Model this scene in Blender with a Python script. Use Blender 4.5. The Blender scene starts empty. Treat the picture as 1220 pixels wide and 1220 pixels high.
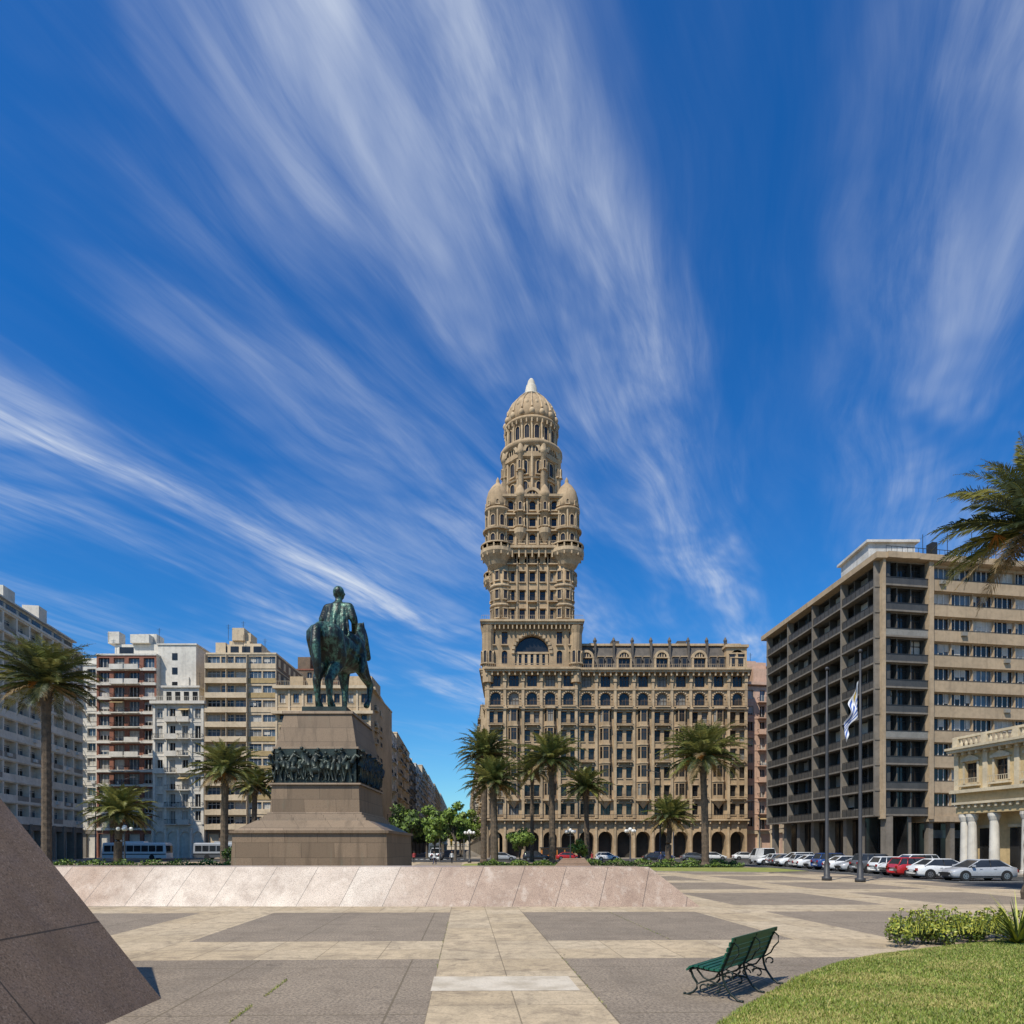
import bpy, math, random
import numpy as np
from mathutils import Matrix, Vector
random.seed(7); np.random.seed(7)
R=random.random
def U(a,b): return a+(b-a)*random.random()
sc=bpy.context.scene
sc.view_settings.view_transform='Standard'
sc.view_settings.look='None'
sc.view_settings.exposure=0

# ---------------------------------------------------------------- node helper
class NT:
    def __init__(s,nt): s.nt=nt
    def n(s,t,**k):
        nd=s.nt.nodes.new(t)
        for a,b in k.items(): setattr(nd,a,b)
        return nd
    def put(s,sock,v):
        if isinstance(v,bpy.types.NodeSocket): s.nt.links.new(v,sock)
        else: sock.default_value=v
    def m(s,op,a,b=None,c=None,clamp=False):
        nd=s.n('ShaderNodeMath',operation=op); nd.use_clamp=clamp
        s.put(nd.inputs[0],a)
        if b is not None: s.put(nd.inputs[1],b)
        if c is not None: s.put(nd.inputs[2],c)
        return nd.outputs[0]
    def xyz(s,x,y,z=0.0):
        nd=s.n('ShaderNodeCombineXYZ')
        s.put(nd.inputs[0],x); s.put(nd.inputs[1],y); s.put(nd.inputs[2],z)
        return nd.outputs[0]
    def sep(s,v):
        nd=s.n('ShaderNodeSeparateXYZ'); s.put(nd.inputs[0],v); return nd.outputs
    def noise(s,v,scale=1.0,detail=4.0,rough=.55,dist=0.0):
        nd=s.n('ShaderNodeTexNoise'); s.put(nd.inputs['Vector'],v)
        nd.inputs['Scale'].default_value=scale; nd.inputs['Detail'].default_value=detail
        nd.inputs['Roughness'].default_value=rough; nd.inputs['Distortion'].default_value=dist
        return nd.outputs[0]
    def sm(s,v,a,b,o0=0.0,o1=1.0):
        nd=s.n('ShaderNodeMapRange'); nd.interpolation_type='SMOOTHSTEP'
        s.put(nd.inputs[0],v)
        for i,x in zip((1,2,3,4),(a,b,o0,o1)): s.put(nd.inputs[i],x)
        return nd.outputs[0]
    def mix(s,f,a,b,blend='MIX'):
        nd=s.n('ShaderNodeMix',data_type='RGBA',blend_type=blend)
        s.put(nd.inputs[0],f); s.put(nd.inputs[6],a); s.put(nd.inputs[7],b)
        return nd.outputs[2]
    def white(s,v):
        nd=s.n('ShaderNodeTexWhiteNoise',noise_dimensions='3D'); s.put(nd.inputs[0],v); return nd.outputs[0]
def c4(c): return (c[0],c[1],c[2],1.0)
def newmat(name):
    m=bpy.data.materials.new(name); m.use_nodes=True
    b=m.node_tree.nodes['Principled BSDF']
    return m,NT(m.node_tree),b
def mat(name,col,col2=None,rough=.75,scale=1.5,bump=0.0,metal=0.0,streak=0.0,fine=8.0,spec=.4,bscale=None,coat=0.0):
    m,N,b=newmat(name)
    tc=N.n('ShaderNodeTexCoord').outputs['Object']
    if col2 is None: col2=tuple(x*.78 for x in col)
    n1=N.noise(tc,scale,4,.6); f=N.sm(n1,.35,.68)
    n2=N.noise(tc,scale*fine,2,.6)
    c=N.mix(f,c4(col),c4(col2))
    c=N.mix(N.m('MULTIPLY',N.sm(n2,.4,.75),.35),c,c4(tuple(x*.55 for x in col)))
    if streak>0:
        s=N.sep(tc)
        v=N.xyz(N.m('MULTIPLY',s[0],1.6),N.m('MULTIPLY',s[1],1.6),N.m('MULTIPLY',s[2],.09))
        n3=N.sm(N.noise(v,1.0,3,.65),.48,.78)
        c=N.mix(N.m('MULTIPLY',n3,streak),c,c4(tuple(x*.35 for x in col)))
    N.put(b.inputs['Base Color'],c)
    b.inputs['Roughness'].default_value=rough; b.inputs['Metallic'].default_value=metal
    b.inputs['Specular IOR Level'].default_value=spec
    if coat: b.inputs['Coat Weight'].default_value=coat; b.inputs['Coat Roughness'].default_value=.05
    if bump>0:
        bp=N.n('ShaderNodeBump'); bp.inputs['Strength'].default_value=bump; bp.inputs['Distance'].default_value=.05
        N.put(bp.inputs['Height'],N.noise(tc,bscale or scale*fine,3,.65))
        N.put(b.inputs['Normal'],bp.outputs[0])
    return m

# ---------------------------------------------------------------- mesh builder
class MB:
    def __init__(s): s.v=[];s.f=[];s.mi=[];s.M=Matrix.Identity(4);s.st=[];s.sm=[]
    def push(s,m): s.st.append(s.M.copy()); s.M=s.M@m
    def pop(s): s.M=s.st.pop()
    def add(s,pts,faces,mi=0,smooth=False):
        o=len(s.v); M=s.M
        for p in pts:
            q=M@Vector(p); s.v.append((q.x,q.y,q.z))
        for f in faces:
            s.f.append(tuple(o+i for i in f)); s.mi.append(mi); s.sm.append(smooth)
    def poly(s,pts,mi=0): s.add(pts,[tuple(range(len(pts)))],mi)
    def box(s,x0,x1,y0,y1,z0,z1,mi=0):
        s.add([(x0,y0,z0),(x1,y0,z0),(x1,y1,z0),(x0,y1,z0),(x0,y0,z1),(x1,y0,z1),(x1,y1,z1),(x0,y1,z1)],
              [(0,3,2,1),(4,5,6,7),(0,1,5,4),(1,2,6,5),(2,3,7,6),(3,0,4,7)],mi)
    def prism(s,pts,z0,z1,mi=0):
        n=len(pts)
        s.add([(x,y,z0) for x,y in pts]+[(x,y,z1) for x,y in pts],[tuple(reversed(range(n))),tuple(range(n,2*n))]+[(i,(i+1)%n,n+(i+1)%n,n+i) for i in range(n)],mi)
    def frust(s,b,t,z0,z1,mi=0):
        (ax0,ax1,ay0,ay1),(bx0,bx1,by0,by1)=b,t
        s.add([(ax0,ay0,z0),(ax1,ay0,z0),(ax1,ay1,z0),(ax0,ay1,z0),(bx0,by0,z1),(bx1,by0,z1),(bx1,by1,z1),(bx0,by1,z1)],
              [(0,3,2,1),(4,5,6,7),(0,1,5,4),(1,2,6,5),(2,3,7,6),(3,0,4,7)],mi)
    def lathe(s,cx,cy,prof,n=16,mi=0,smooth=False,a0=0.0,rfun=None):
        pts=[];fs=[]
        for (r,z) in prof:
            for i in range(n):
                a=a0+2*math.pi*i/n; rr=r*(rfun(a) if rfun else 1)
                pts.append((cx+rr*math.cos(a),cy+rr*math.sin(a),z))
        k=len(prof)
        for j in range(k-1):
            for i in range(n):
                i2=(i+1)%n
                fs.append((j*n+i,j*n+i2,(j+1)*n+i2,(j+1)*n+i))
        fs.append(tuple(reversed(range(n)))); fs.append(tuple((k-1)*n+i for i in range(n)))
        s.add(pts,fs,mi,smooth)
    def tube(s,pts,rad,n=6,mi=0,smooth=True):
        P=[Vector(p) for p in pts]; k=len(P)
        rads=list(rad) if isinstance(rad,(list,tuple)) else [rad]
        out=[];fs=[]
        up=Vector((0,0,1))
        for i in range(k):
            t=(P[min(i+1,k-1)]-P[max(i-1,0)]).normalized()
            a=t.cross(up)
            if a.length<.05: a=t.cross(Vector((1,0,0)))
            a.normalize(); b=t.cross(a); rr=rads[min(i,len(rads)-1)]
            for j in range(n):
                an=2*math.pi*j/n
                out.append(tuple(P[i]+(a*math.cos(an)+b*math.sin(an))*rr))
        for i in range(k-1):
            for j in range(n):
                j2=(j+1)%n; fs.append((i*n+j,i*n+j2,(i+1)*n+j2,(i+1)*n+j))
        fs.append(tuple(range(n))); fs.append(tuple((k-1)*n+j for j in reversed(range(n))))
        s.add(out,fs,mi,smooth)
    def sphere(s,c,r,mi=0,n=10,sq=(1,1,1)):
        m=n//2; pts=[(c[0],c[1],c[2]-r*sq[2])];fs=[]
        for j in range(1,m):
            ph=-math.pi/2+math.pi*j/m
            for i in range(n):
                a=2*math.pi*i/n
                pts.append((c[0]+r*sq[0]*math.cos(ph)*math.cos(a),c[1]+r*sq[1]*math.cos(ph)*math.sin(a),c[2]+r*sq[2]*math.sin(ph)))
        pts.append((c[0],c[1],c[2]+r*sq[2])); L=len(pts)-1
        for i in range(n): fs.append((0,1+(i+1)%n,1+i))
        for j in range(m-2):
            for i in range(n):
                a=1+j*n+i;b=1+j*n+(i+1)%n; fs.append((a,b,b+n,a+n))
        for i in range(n): fs.append((L,1+(m-2)*n+i,1+(m-2)*n+(i+1)%n))
        s.add(pts,fs,mi,True)
    def done(s,name,mats,origin=(0,0,0)):
        me=bpy.data.meshes.new(name)
        o=Vector(origin)
        me.from_pydata([(a-o.x,b-o.y,c-o.z) for a,b,c in s.v],[],s.f)
        for m in mats: me.materials.append(m)
        me.polygons.foreach_set('material_index',s.mi)
        me.polygons.foreach_set('use_smooth',s.sm)
        me.update()
        ob=bpy.data.objects.new(name,me); ob.location=o
        sc.collection.objects.link(ob)
        return ob
def place(p0,p1):
    d=Vector((p1[0]-p0[0],p1[1]-p0[1],0)); a=math.atan2(d.y,d.x)
    return Matrix.Translation((p0[0],p0[1],0))@Matrix.Rotation(a,4,'Z'), d.length

# wall cell with a real opening. local: x along the wall, y into the building, z up
def cell(mb,x0,x1,z0,z1,a0,a1,b0,b1,wall=0,glass=2,rec=.3,arch=False,fr=None,mull=1,trans=True,reveal=None):
    rv=wall if reveal is None else reveal
    P=mb.poly
    P([(x0,0,z0),(a0,0,z0),(a0,0,z1),(x0,0,z1)],wall)
    P([(a1,0,z0),(x1,0,z0),(x1,0,z1),(a1,0,z1)],wall)
    if b0>z0+1e-4: P([(a0,0,z0),(a1,0,z0),(a1,0,b0),(a0,0,b0)],wall)
    P([(a0,0,b0),(a1,0,b0),(a1,rec,b0),(a0,rec,b0)],rv)
    P([(a0,0,b0),(a0,rec,b0),(a0,rec,b1),(a0,0,b1)],rv)
    P([(a1,0,b0),(a1,0,b1),(a1,rec,b1),(a1,rec,b0)],rv)
    if not arch:
        P([(a0,0,b1),(a1,0,b1),(a1,0,z1),(a0,0,z1)],wall)
        P([(a0,0,b1),(a0,rec,b1),(a1,rec,b1),(a1,0,b1)],rv)
        P([(a0,rec,b0),(a1,rec,b0),(a1,rec,b1),(a0,rec,b1)],glass)
    else:
        r=(a1-a0)/2; xc=(a0+a1)/2; n=8
        arc=[(xc-r*math.cos(math.pi*i/n),b1+r*math.sin(math.pi*i/n)) for i in range(n+1)]
        for i in range(n):
            (xa,za),(xb,zb)=arc[i],arc[i+1]
            P([(xa,0,za),(xb,0,zb),(xb,0,z1),(xa,0,z1)],wall)
            P([(xa,0,za),(xa,rec,za),(xb,rec,zb),(xb,0,zb)],rv)
        P([(a0,rec,b0),(a1,rec,b0)]+[(x,rec,z) for x,z in reversed(arc)],glass)
    if fr is not None:
        t=.045
        for k in range(mull):
            xm=a0+(a1-a0)*(k+1)/(mull+1); mb.box(xm-t,xm+t,rec-.06,rec-.003,b0,b1,fr)
        if trans: 
            zt=b0+(b1-b0)*.68; mb.box(a0,a1,rec-.05,rec-.004,zt-t,zt+t,fr)
        mb.box(a0,a0+.07,rec-.055,rec-.004,b0,b1,fr); mb.box(a1-.07,a1,rec-.055,rec-.004,b0,b1,fr)
def rail(mb,x0,x1,y,z,h=.95,mi=6,step=.22):
    mb.box(x0,x1,y-.03,y+.03,z+h-.05,z+h,mi); mb.box(x0,x1,y-.02,y+.02,z+.06,z+.1,mi)
    n=max(2,int((x1-x0)/step))
    for i in range(n+1):
        x=x0+(x1-x0)*i/n; mb.box(x-.018,x+.018,y-.015,y+.015,z+.1,z+h-.05,mi)
def pick(a): return random.choice(a)

# ---------------------------------------------------------------- materials
def glassmat(name,col,rough=.12):
    m,N,b=newmat(name); tc=N.n('ShaderNodeTexCoord').outputs['Object']
    n=N.noise(tc,.45,2,.6); c=N.mix(N.sm(n,.35,.7),c4(col),c4(tuple(x*.45 for x in col)))
    N.put(b.inputs['Base Color'],c); b.inputs['Roughness'].default_value=rough
    b.inputs['Specular IOR Level'].default_value=.45
    bp=N.n('ShaderNodeBump'); bp.inputs['Strength'].default_value=.12
    N.put(bp.inputs['Height'],N.noise(tc,.7,2,.5)); N.put(b.inputs['Normal'],bp.outputs[0])
    return m
GLD=glassmat('glass_dark',(.026,.026,.026)); GLB=glassmat('glass_blue',(.10,.14,.18)); GLM=glassmat('glass_mid',(.045,.04,.034))
BLIND=mat('window_blind',(.5,.47,.41),rough=.8,scale=.8)
BLINDG=mat('window_blind_grey',(.25,.235,.205),rough=.8,scale=.8)
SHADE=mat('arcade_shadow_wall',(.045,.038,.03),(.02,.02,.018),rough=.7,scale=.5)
SALVO=mat('weathered_render',(.47,.335,.195),(.32,.225,.13),rough=.85,scale=.25,fine=5,streak=.65,bump=.3,bscale=3)
SALVOT=mat('weathered_render_trim',(.52,.385,.235),(.36,.26,.155),rough=.85,scale=.5,fine=5,streak=.6)
MANS=mat('mansard_slate',(.12,.10,.08),(.075,.065,.055),rough=.7,scale=.8,streak=.4)
LANT=mat('pale_lantern_stone',(.64,.57,.45),rough=.8,scale=.8,streak=.2)
IRON=mat('dark_iron',(.025,.025,.025),rough=.5,scale=5)
WOODF=mat('dark_wood_frame',(.11,.07,.04),rough=.6,scale=4)
WHITEF=mat('white_frame',(.62,.6,.55),rough=.6,scale=4)
WHITEW=mat('white_plaster',(.66,.61,.52),(.54,.495,.42),rough=.85,scale=.2,streak=.28)
CREAM=mat('cream_plaster',(.62,.49,.33),(.51,.40,.265),rough=.85,scale=.2,streak=.3)
BEIGE=mat('beige_plaster',(.52,.39,.24),(.41,.305,.185),rough=.85,scale=.2,streak=.35)
BROWN=mat('red_brown_brick',(.27,.105,.065),(.19,.08,.05),rough=.85,scale=.8)
DBROWN=mat('dark_brown_wall',(.19,.13,.085),(.13,.095,.065),rough=.85,scale=.4,streak=.3)
PINK=mat('pink_plaster',(.60,.40,.29),(.50,.33,.235),rough=.85,scale=.2,streak=.3)
CONC=mat('grey_concrete',(.21,.18,.145),(.15,.13,.105),rough=.85,scale=.3,streak=.4)
TANC=mat('tan_concrete',(.44,.325,.205),(.35,.26,.165),rough=.85,scale=.25,streak=.4)
AC=mat('appliance_white',(.6,.58,.54),(.45,.43,.39),rough=.7,scale=.6,streak=.3)
AWN=mat('awning_cloth',(.42,.30,.14),rough=.8)

STD=[SALVO,MANS,GLD,BLINDG,WOODF,SALVOT,IRON,SHADE,LANT,GLM]
def g_salvo(): return pick([2,2,2,9,9,2,2,3])

# ---------------------------------------------------------------- the tall tower palace
def oriel(mb,xc,z0,nf,fh,w=2.5,pr=.85):
    pts=[(xc-w/2,0),(xc-w*.27,-pr),(xc+w*.27,-pr),(xc+w/2,0)]
    for a,b in zip(pts[:-1],pts[1:]):
        m,L=place(a,b); mb.push(m)
        for k in range(nf):
            z=z0+k*fh; e=.12
            cell(mb,0,L,z,z+fh,e,L-e,z+.9,z+fh-.5,0,g_salvo(),.14,fr=4,mull=0 if L<1.2 else 1)
        mb.pop()
    for k in range(nf+1):
        z=z0+k*fh; g=.14 if 0<k<nf else .3
        mb.add([(pts[0][0]-g,0,z-g),(pts[1][0]-g,-pr-g,z-g),(pts[2][0]+g,-pr-g,z-g),(pts[3][0]+g,0,z-g),
                (pts[0][0]-g,0,z+.12),(pts[1][0]-g,-pr-g,z+.12),(pts[2][0]+g,-pr-g,z+.12),(pts[3][0]+g,0,z+.12)],
               [(0,1,5,4),(1,2,6,5),(2,3,7,6),(4,5,6,7),(3,2,1,0)],5)
    z=z0-.3
    mb.add([(pts[0][0],0,z),(pts[1][0],-pr,z),(pts[2][0],-pr,z),(pts[3][0],0,z),(xc,0,z-1.6)],[(0,4,1),(1,4,2),(2,4,3)],5)
def palace_front(mb,W,nb,orl=True):
    bw=W/nb
    for i in range(nb):
        x=i*bw
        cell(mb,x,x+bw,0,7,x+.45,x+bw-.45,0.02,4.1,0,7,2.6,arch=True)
        mb.box(x-.22,x+.22,-.22,-.003,0,7,5)
        mb.box(x+bw/2-.2,x+bw/2+.2,-.25,-.003,5.5,6.5,5)
        mb.box(x+.7,x+bw-.7,-.06,-.004,6.3,6.9,5)
    cell(mb,0,W,7,8.3,W*.4,W*.4+.5,7.4,7.6,0,2,.1)
    mb.box(-.2,W+.2,-1.0,-.004,7.75,8.05,5); rail(mb,0,W,-.9,8.05,.95,6,.35)
    for i in range(nb*2+1): mb.box(i*bw/2-.12,i*bw/2+.12,-.8,-.006,7.1,7.74,5)
    fh=3.76
    for k in range(8):
        z=8.3+k*fh
        for i in range(nb):
            x=i*bw; ar=(k==6)
            isor=orl and i%2==1
            if isor and 1<=k<=5:
                mb.poly([(x,0,z),(x+bw,0,z),(x+bw,0,z+fh),(x,0,z+fh)],0); continue
            if i%2==0 and k not in(6,7):
                h=bw/2
                for j in (0,1):
                    xx=x+j*h; cell(mb,xx,xx+h,z,z+fh,xx+.38,xx+h-.38,z+.7,z+2.95,0,g_salvo(),.45,fr=4,mull=0)
                    mb.box(xx+.3,xx+h-.3,-.16,-.004,z+.5,z+.67,5)
                    mb.box(xx+.3,xx+h-.3,-.28,-.004,z+3.0,z+3.2,5)
            else:
                wd=1.0 if not ar else 1.05
                cell(mb,x,x+bw,z,z+fh,x+bw/2-wd,x+bw/2+wd,z+.6,z+(2.9 if not ar else 2.1),0,g_salvo(),.5,arch=ar,fr=4,mull=2)
                for a in range(9 if ar else 0):
                    an=math.pi*a/8; cx=x+bw/2-math.cos(an)*1.25; cz=z+2.1+math.sin(an)*1.25
                    mb.box(cx-.14,cx+.14,-.2,-.004,cz-.14,cz+.14,5)
            if (i%2==0 and k in(1,3,5)) or k==6:
                mb.box(x+.35,x+bw-.35,-.85,-.005,z+.1,z+.28,5)
                rail(mb,x+.38,x+bw-.38,-.8,z+.28,.85,6,.25)
                for xx in(x+.6,x+bw-.8): mb.box(xx,xx+.2,-.6,-.006,z-.4,z+.1,5)
    for i in range(nb):
        if orl and i%2==1: oriel(mb,(i+.5)*bw,8.3+fh,5,fh)
    for i in range(nb+1):
        x=min(max(i*bw,.3),W-.3); mb.box(x-.28,x+.28,-.35,-.007,8.3,38,5)
        mb.box(x-.4,x+.4,-.5,-.36,30.3,31,5); mb.box(x-.36,x+.36,-.5,-.008,36.2,37.7,5)
    for zz,p in((11.9,.3),(30.55,.65),(34.5,.4)): mb.box(-.05,W+.05,-p,-.009,zz,zz+.32,5)
    mb.box(-.3,W+.3,-1.2,.4,38.05,38.45,5); mb.box(-.45,W+.45,-1.5,.4,38.45,38.8,5)
    n=int(W/1.1)
    for i in range(n+1): mb.box(i*W/n-.15,i*W/n+.15,-1.05,-.01,37.35,38.04,5)
    rail(mb,0,W,-1.3,38.8,.8,5,.4)
def cylwin(mb,cx,cy,r,z,n,w,h,a0=0,arch=True):
    for i in range(n):
        a=a0+2*math.pi*i/n
        m=Matrix.Translation((cx+r*math.cos(a),cy+r*math.sin(a),0))@Matrix.Rotation(a+math.pi/2,4,'Z')
        mb.push(m)
        t=.14; p=-.2
        mb.box(-w/2-t,-w/2,p,.35,z-.1,z+h,5); mb.box(w/2,w/2+t,p,.35,z-.1,z+h,5); mb.box(-w/2-t-.1,w/2+t+.1,p-.12,.35,z-.35,z-.1,5)
        pts=[(-w/2,-.03,z-.1),(w/2,-.03,z-.1)]
        if arch:
            arc=[(w/2*math.cos(math.pi*j/6),z+h+w/2*math.sin(math.pi*j/6)) for j in range(7)]
            pts+=[(x,-.03,zz) for x,zz in arc]
            R2=w/2+t
            for j in range(6):
                b0,b1=math.pi*j/6,math.pi*(j+1)/6
                A=[(w/2*math.cos(b0),z+h+w/2*math.sin(b0)),(R2*math.cos(b0),z+h+R2*math.sin(b0)),(R2*math.cos(b1),z+h+R2*math.sin(b1)),(w/2*math.cos(b1),z+h+w/2*math.sin(b1))]
                mb.poly([(x,p,zz) for x,zz in A],5)
                mb.poly([(A[1][0],p,A[1][1]),(A[1][0],.3,A[1][1]),(A[2][0],.3,A[2][1]),(A[2][0],p,A[2][1])],5)
                mb.poly([(A[0][0],p,A[0][1]),(A[3][0],p,A[3][1]),(A[3][0],.3,A[3][1]),(A[0][0],.3,A[0][1])],5)
        else:
            pts+=[(w/2,-.03,z+h),(-w/2,-.03,z+h)]; mb.box(-w/2-t-.05,w/2+t+.05,p-.06,.35,z+h,z+h+.22,5)
        mb.poly(pts,pick([2,2,9])); mb.box(-.04,.04,-.08,-.035,z-.1,z+h,4)
        mb.pop()
def gable(mb,r,z,mi=5,n=12,back=1.5,y=0):
    arc=[(r*math.cos(math.pi*j/n),z+r*math.sin(math.pi*j/n)) for j in range(n+1)]
    ri=r*.68; arc2=[(ri*math.cos(math.pi*j/n),z+ri*math.sin(math.pi*j/n)) for j in range(n+1)]
    for j in range(n):
        mb.poly([(arc[j][0],y,arc[j][1]),(arc[j+1][0],y,arc[j+1][1]),(arc2[j+1][0],y,arc2[j+1][1]),(arc2[j][0],y,arc2[j][1])],mi)
        mb.poly([(arc[j][0],y,arc[j][1]),(arc[j][0],y+back,arc[j][1]),(arc[j+1][0],y+back,arc[j+1][1]),(arc[j+1][0],y,arc[j+1][1])],mi)
        mb.poly([(arc2[j][0],y,arc2[j][1]),(arc2[j+1][0],y,arc2[j+1][1]),(arc2[j+1][0],y+.4,arc2[j+1][1]),(arc2[j][0],y+.4,arc2[j][1])],mi)
    mb.poly([(x,y+.4,zz) for x,zz in arc2],2)
    for k in(-1,0,1): mb.box(k*ri*.5-.12,k*ri*.5+.12,y+.2,y+.39,z,z+ri*(.82 if k else .98),mi)
    mb.poly([(x,y+back,zz) for x,zz in reversed(arc)],mi)
def build_palace():
    mb=MB()
    m,W=place((13.4,138),(48.3,138)); mb.push(m)
    palace_front(mb,W,9)
    mb.box(0,W,3.0,26,0,38.3,0); mb.box(W-.02,W,.01,3,0,38,0); mb.box(0,W,.02,3,38.0,38.4,0)
    mb.add([(0,.5,38.8),(W,.5,38.8),(W-1,2.3,44.3),(0,2.3,44.3),(0,26,44.3),(W-1,26,44.3),(W,26,38.8),(0,26,38.8)],
           [(0,1,2,3),(1,6,5,2),(3,2,5,4),(0,3,4,7),(7,4,5,6)],1)
    mb.box(-.0,W-.6,1.9,2.6,44.3,44.75,5)
    bw=W/9
    for i in range(9):
        x=(i+.5)*bw; mb.push(Matrix.Translation((x,.1,0)))
        if i%2==0:
            mb.box(-1.3,1.3,.5,2.2,38.8,41.2,1); mb.box(-1.55,-1.2,-.1,.6,38.8,41.4,5); mb.box(1.2,1.55,-.1,.6,38.8,41.4,5)
            mb.poly([(-1.2,.45,38.8),(1.2,.45,38.8),(1.2,.45,41.2),(-1.2,.45,41.2)],2)
            for q in(-.4,.4): mb.box(q-.06,q+.06,.2,.44,38.8,41.2,1)
            mb.box(-1.55,1.55,-.15,.6,41.2,41.4,5)
            gable(mb,1.5,41.4,5,8,1.9,0)
        else:
            for q in(-.85,.85):
                mb.box(q-.6,q+.6,.5,1.7,39,41.6,1); mb.box(q-.38,q+.38,.44,.49,39.6,41.2,2)
                mb.box(q-.7,q+.7,.3,1.8,41.6,41.75,5)
        mb.pop()
        mb.box(x-bw/2-.2,x-bw/2+.2,1.3,2.6,40,44.9,1); mb.lathe(x-bw/2,1.9,[(.3,44.9),(.42,45.3),(.2,45.8),(.02,46.1)],8,1)
    for q in range(7): 
        xx=3+q*4.7; mb.box(xx,xx+U(1,2.4),5,8,44.3,44.3+U(.8,2.0),1)
    mb.box(W-4.2,W,.1,6,38.8,43.4,0); cell_x=W-4.2
    for q in(.6,2.4): mb.box(cell_x+q,cell_x+q+1.1,.02,.09,39.6,42,2); mb.box(cell_x+q-.15,cell_x+q+1.25,-.1,.015,42,42.3,5)
    mb.box(W-4.5,W+.3,-.3,6.2,43.4,43.9,5); 
    mb.pop()
    # tower base block
    m,W=place((-5.2,137.4),(13.4,137.4)); mb.push(m)
    palace_front(mb,W,5)
    mb.box(0,W,3.0,24,0,38.3,0); mb.box(W-.02,W,.01,3,0,38.3,0); mb.box(0,.02,.01,3,0,38.3,0); mb.box(0,W,.02,3,38.0,38.4,0)
    xa=W/2
    cell(mb,xa-4.4,xa+4.4,38.8,47.6,xa-3.5,xa+3.5,39.6,42.2,0,2,.9,arch=True,fr=5,mull=4)
    for j in range(15):
        an=math.pi*j/14; mb.box(xa-math.cos(an)*3.9-.3,xa-math.cos(an)*3.9+.3,-.3,-.004,42.2+math.sin(an)*3.9-.3,42.2+math.sin(an)*3.9+.3,5)
    for j in range(6): mb.box(xa-3.3+j*1.2,xa-2.7+j*1.2,.5,.8,39.6,42.0,5)
    mb.box(xa-3.5,xa+3.5,.4,.8,42.0,42.4,5); rail(mb,xa-4,xa+4,-.6,38.85,.9,5,.3)
    for s0 in(0,W-4.9):
        for q in(0,1):
            x=s0+q*2.45
            cell(mb,x,x+2.45,38.8,43.3,x+.65,x+1.8,39.8,42,0,2,.45,arch=True,fr=4)
            cell(mb,x,x+2.45,43.3,47.6,x+.65,x+1.8,43.9,46.4,0,9,.45,fr=4)
            mb.box(x+.5,x+1.95,-.5,-.005,43.5,43.7,5)
        mb.lathe(s0+(0.3 if s0==0 else 4.6),.3,[(1.1,36),(1.25,38.8),(1.25,46),(1.6,47.4)],12,0)
        cylwin(mb,s0+(0.3 if s0==0 else 4.6),.3,1.25,40,8,.6,2.0,math.pi/8)
    mb.box(0,W,1.0,24,38.5,47.6,0); mb.box(0,.02,.01,1,38.8,47.6,0); mb.box(W-.02,W,.01,1,38.8,47.6,0)
    mb.box(-1.0,W+1.0,-1.1,24.5,47.6,48.1,5); mb.box(-1.3,W+1.3,-1.4,24.6,48.1,48.5,5)
    for i in range(22): mb.box(i*W/21-.13,i*W/21+.13,-1.0,-.01,46.7,47.59,5)
    rail(mb,-1,W+1,-1.2,48.5,.9,5,.4)
    mb.pop()
    m,W2=place((-5.21,162),(-5.21,137.5)); mb.push(m); palace_front(mb,W2,6,False); mb.pop()
    # shaft
    C=(4.2,146.6)
    for k in range(4):
        h=7.9
        mb.push(Matrix.Translation((C[0],C[1],0))@Matrix.Rotation(k*math.pi/2,4,'Z')@Matrix.Translation((-h,-h,0)))
        W=2*h
        for f in range(4):
            z=48.5+f*3.85
            for j in range(5):
                bx=2.6; bw=(W-5.2)/5; x=bx+j*bw
                cell(mb,x,x+bw,z,z+3.85,x+.48,x+bw-.48,z+.9,z+3.0,0,g_salvo(),.5,fr=4,mull=0)
                mb.box(x+.35,x+bw-.35,-.3,-.004,z+.65,z+.85,5); mb.box(x+.4,x+bw-.4,-.28,-.004,z+3.05,z+3.25,5)
                if f in(1,3) and j in(0,2,4):
                    mb.box(x+.1,x+bw-.1,-.8,-.005,z+.4,z+.6,5); rail(mb,x+.12,x+bw-.12,-.75,z+.6,.8,6)
            for j in range(6): mb.box(2.6+j*bw-.13,2.6+j*bw+.13,-.3,-.006,z,z+3.85,5)
        H2=8.5-h; mb.push(Matrix.Translation((0,-H2,0)))
        mb.box(2,W-2,.6,2,61,64.4,0)
        mb.box(1,W-1,-1.0,.0,63.5,64.0,5); mb.box(1,W-1,-.5,.0,62.6,63.5,5)
        rail(mb,1.4,W-1.4,-.9,64.0,.95,5,.35)
        for j in range(9): mb.box(2.4+j*1.36-.15,2.4+j*1.36+.15,-.75,0,61.7,63.49,5)
        for f in range(3):
            z=64.0+f*3.4
            for j in range(5):
                x=2.2+j*(W-4.4)/5; bw=(W-4.4)/5
                cell(mb,x,x+bw,z,z+3.4,x+.5,x+bw-.5,z+.8,z+(2.2 if f!=1 else 2.6),0,2,.5,arch=(f!=1),fr=4,mull=0)
                mb.box(x+.4,x+bw-.4,-.35,-.004,z+.5,z+.75,5)
            for j in range(6): mb.box(2.2+j*bw-.16,2.2+j*bw+.16,-.35,-.006,z,z+3.4,5)
            mb.box(1.5,W-1.5,-.6,-.01,z+3.1,z+3.38,5)
        for q in(.34,.66):
            mb.lathe(W*q,0,[(.2,64.8),(1.3,66.6),(1.35,67.6)],12,5)
            mb.lathe(W*q,.1,[(1.1,67.6),(1.1,74.2),(1.3,74.4),(1.2,75),(.7,76.2),(.1,77)],12,0,True)
            cylwin(mb,W*q,.1,1.1,68.2,6,.6,1.2,math.pi/6); cylwin(mb,W*q,.1,1.1,71.3,6,.6,1.2,math.pi/6)
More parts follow.
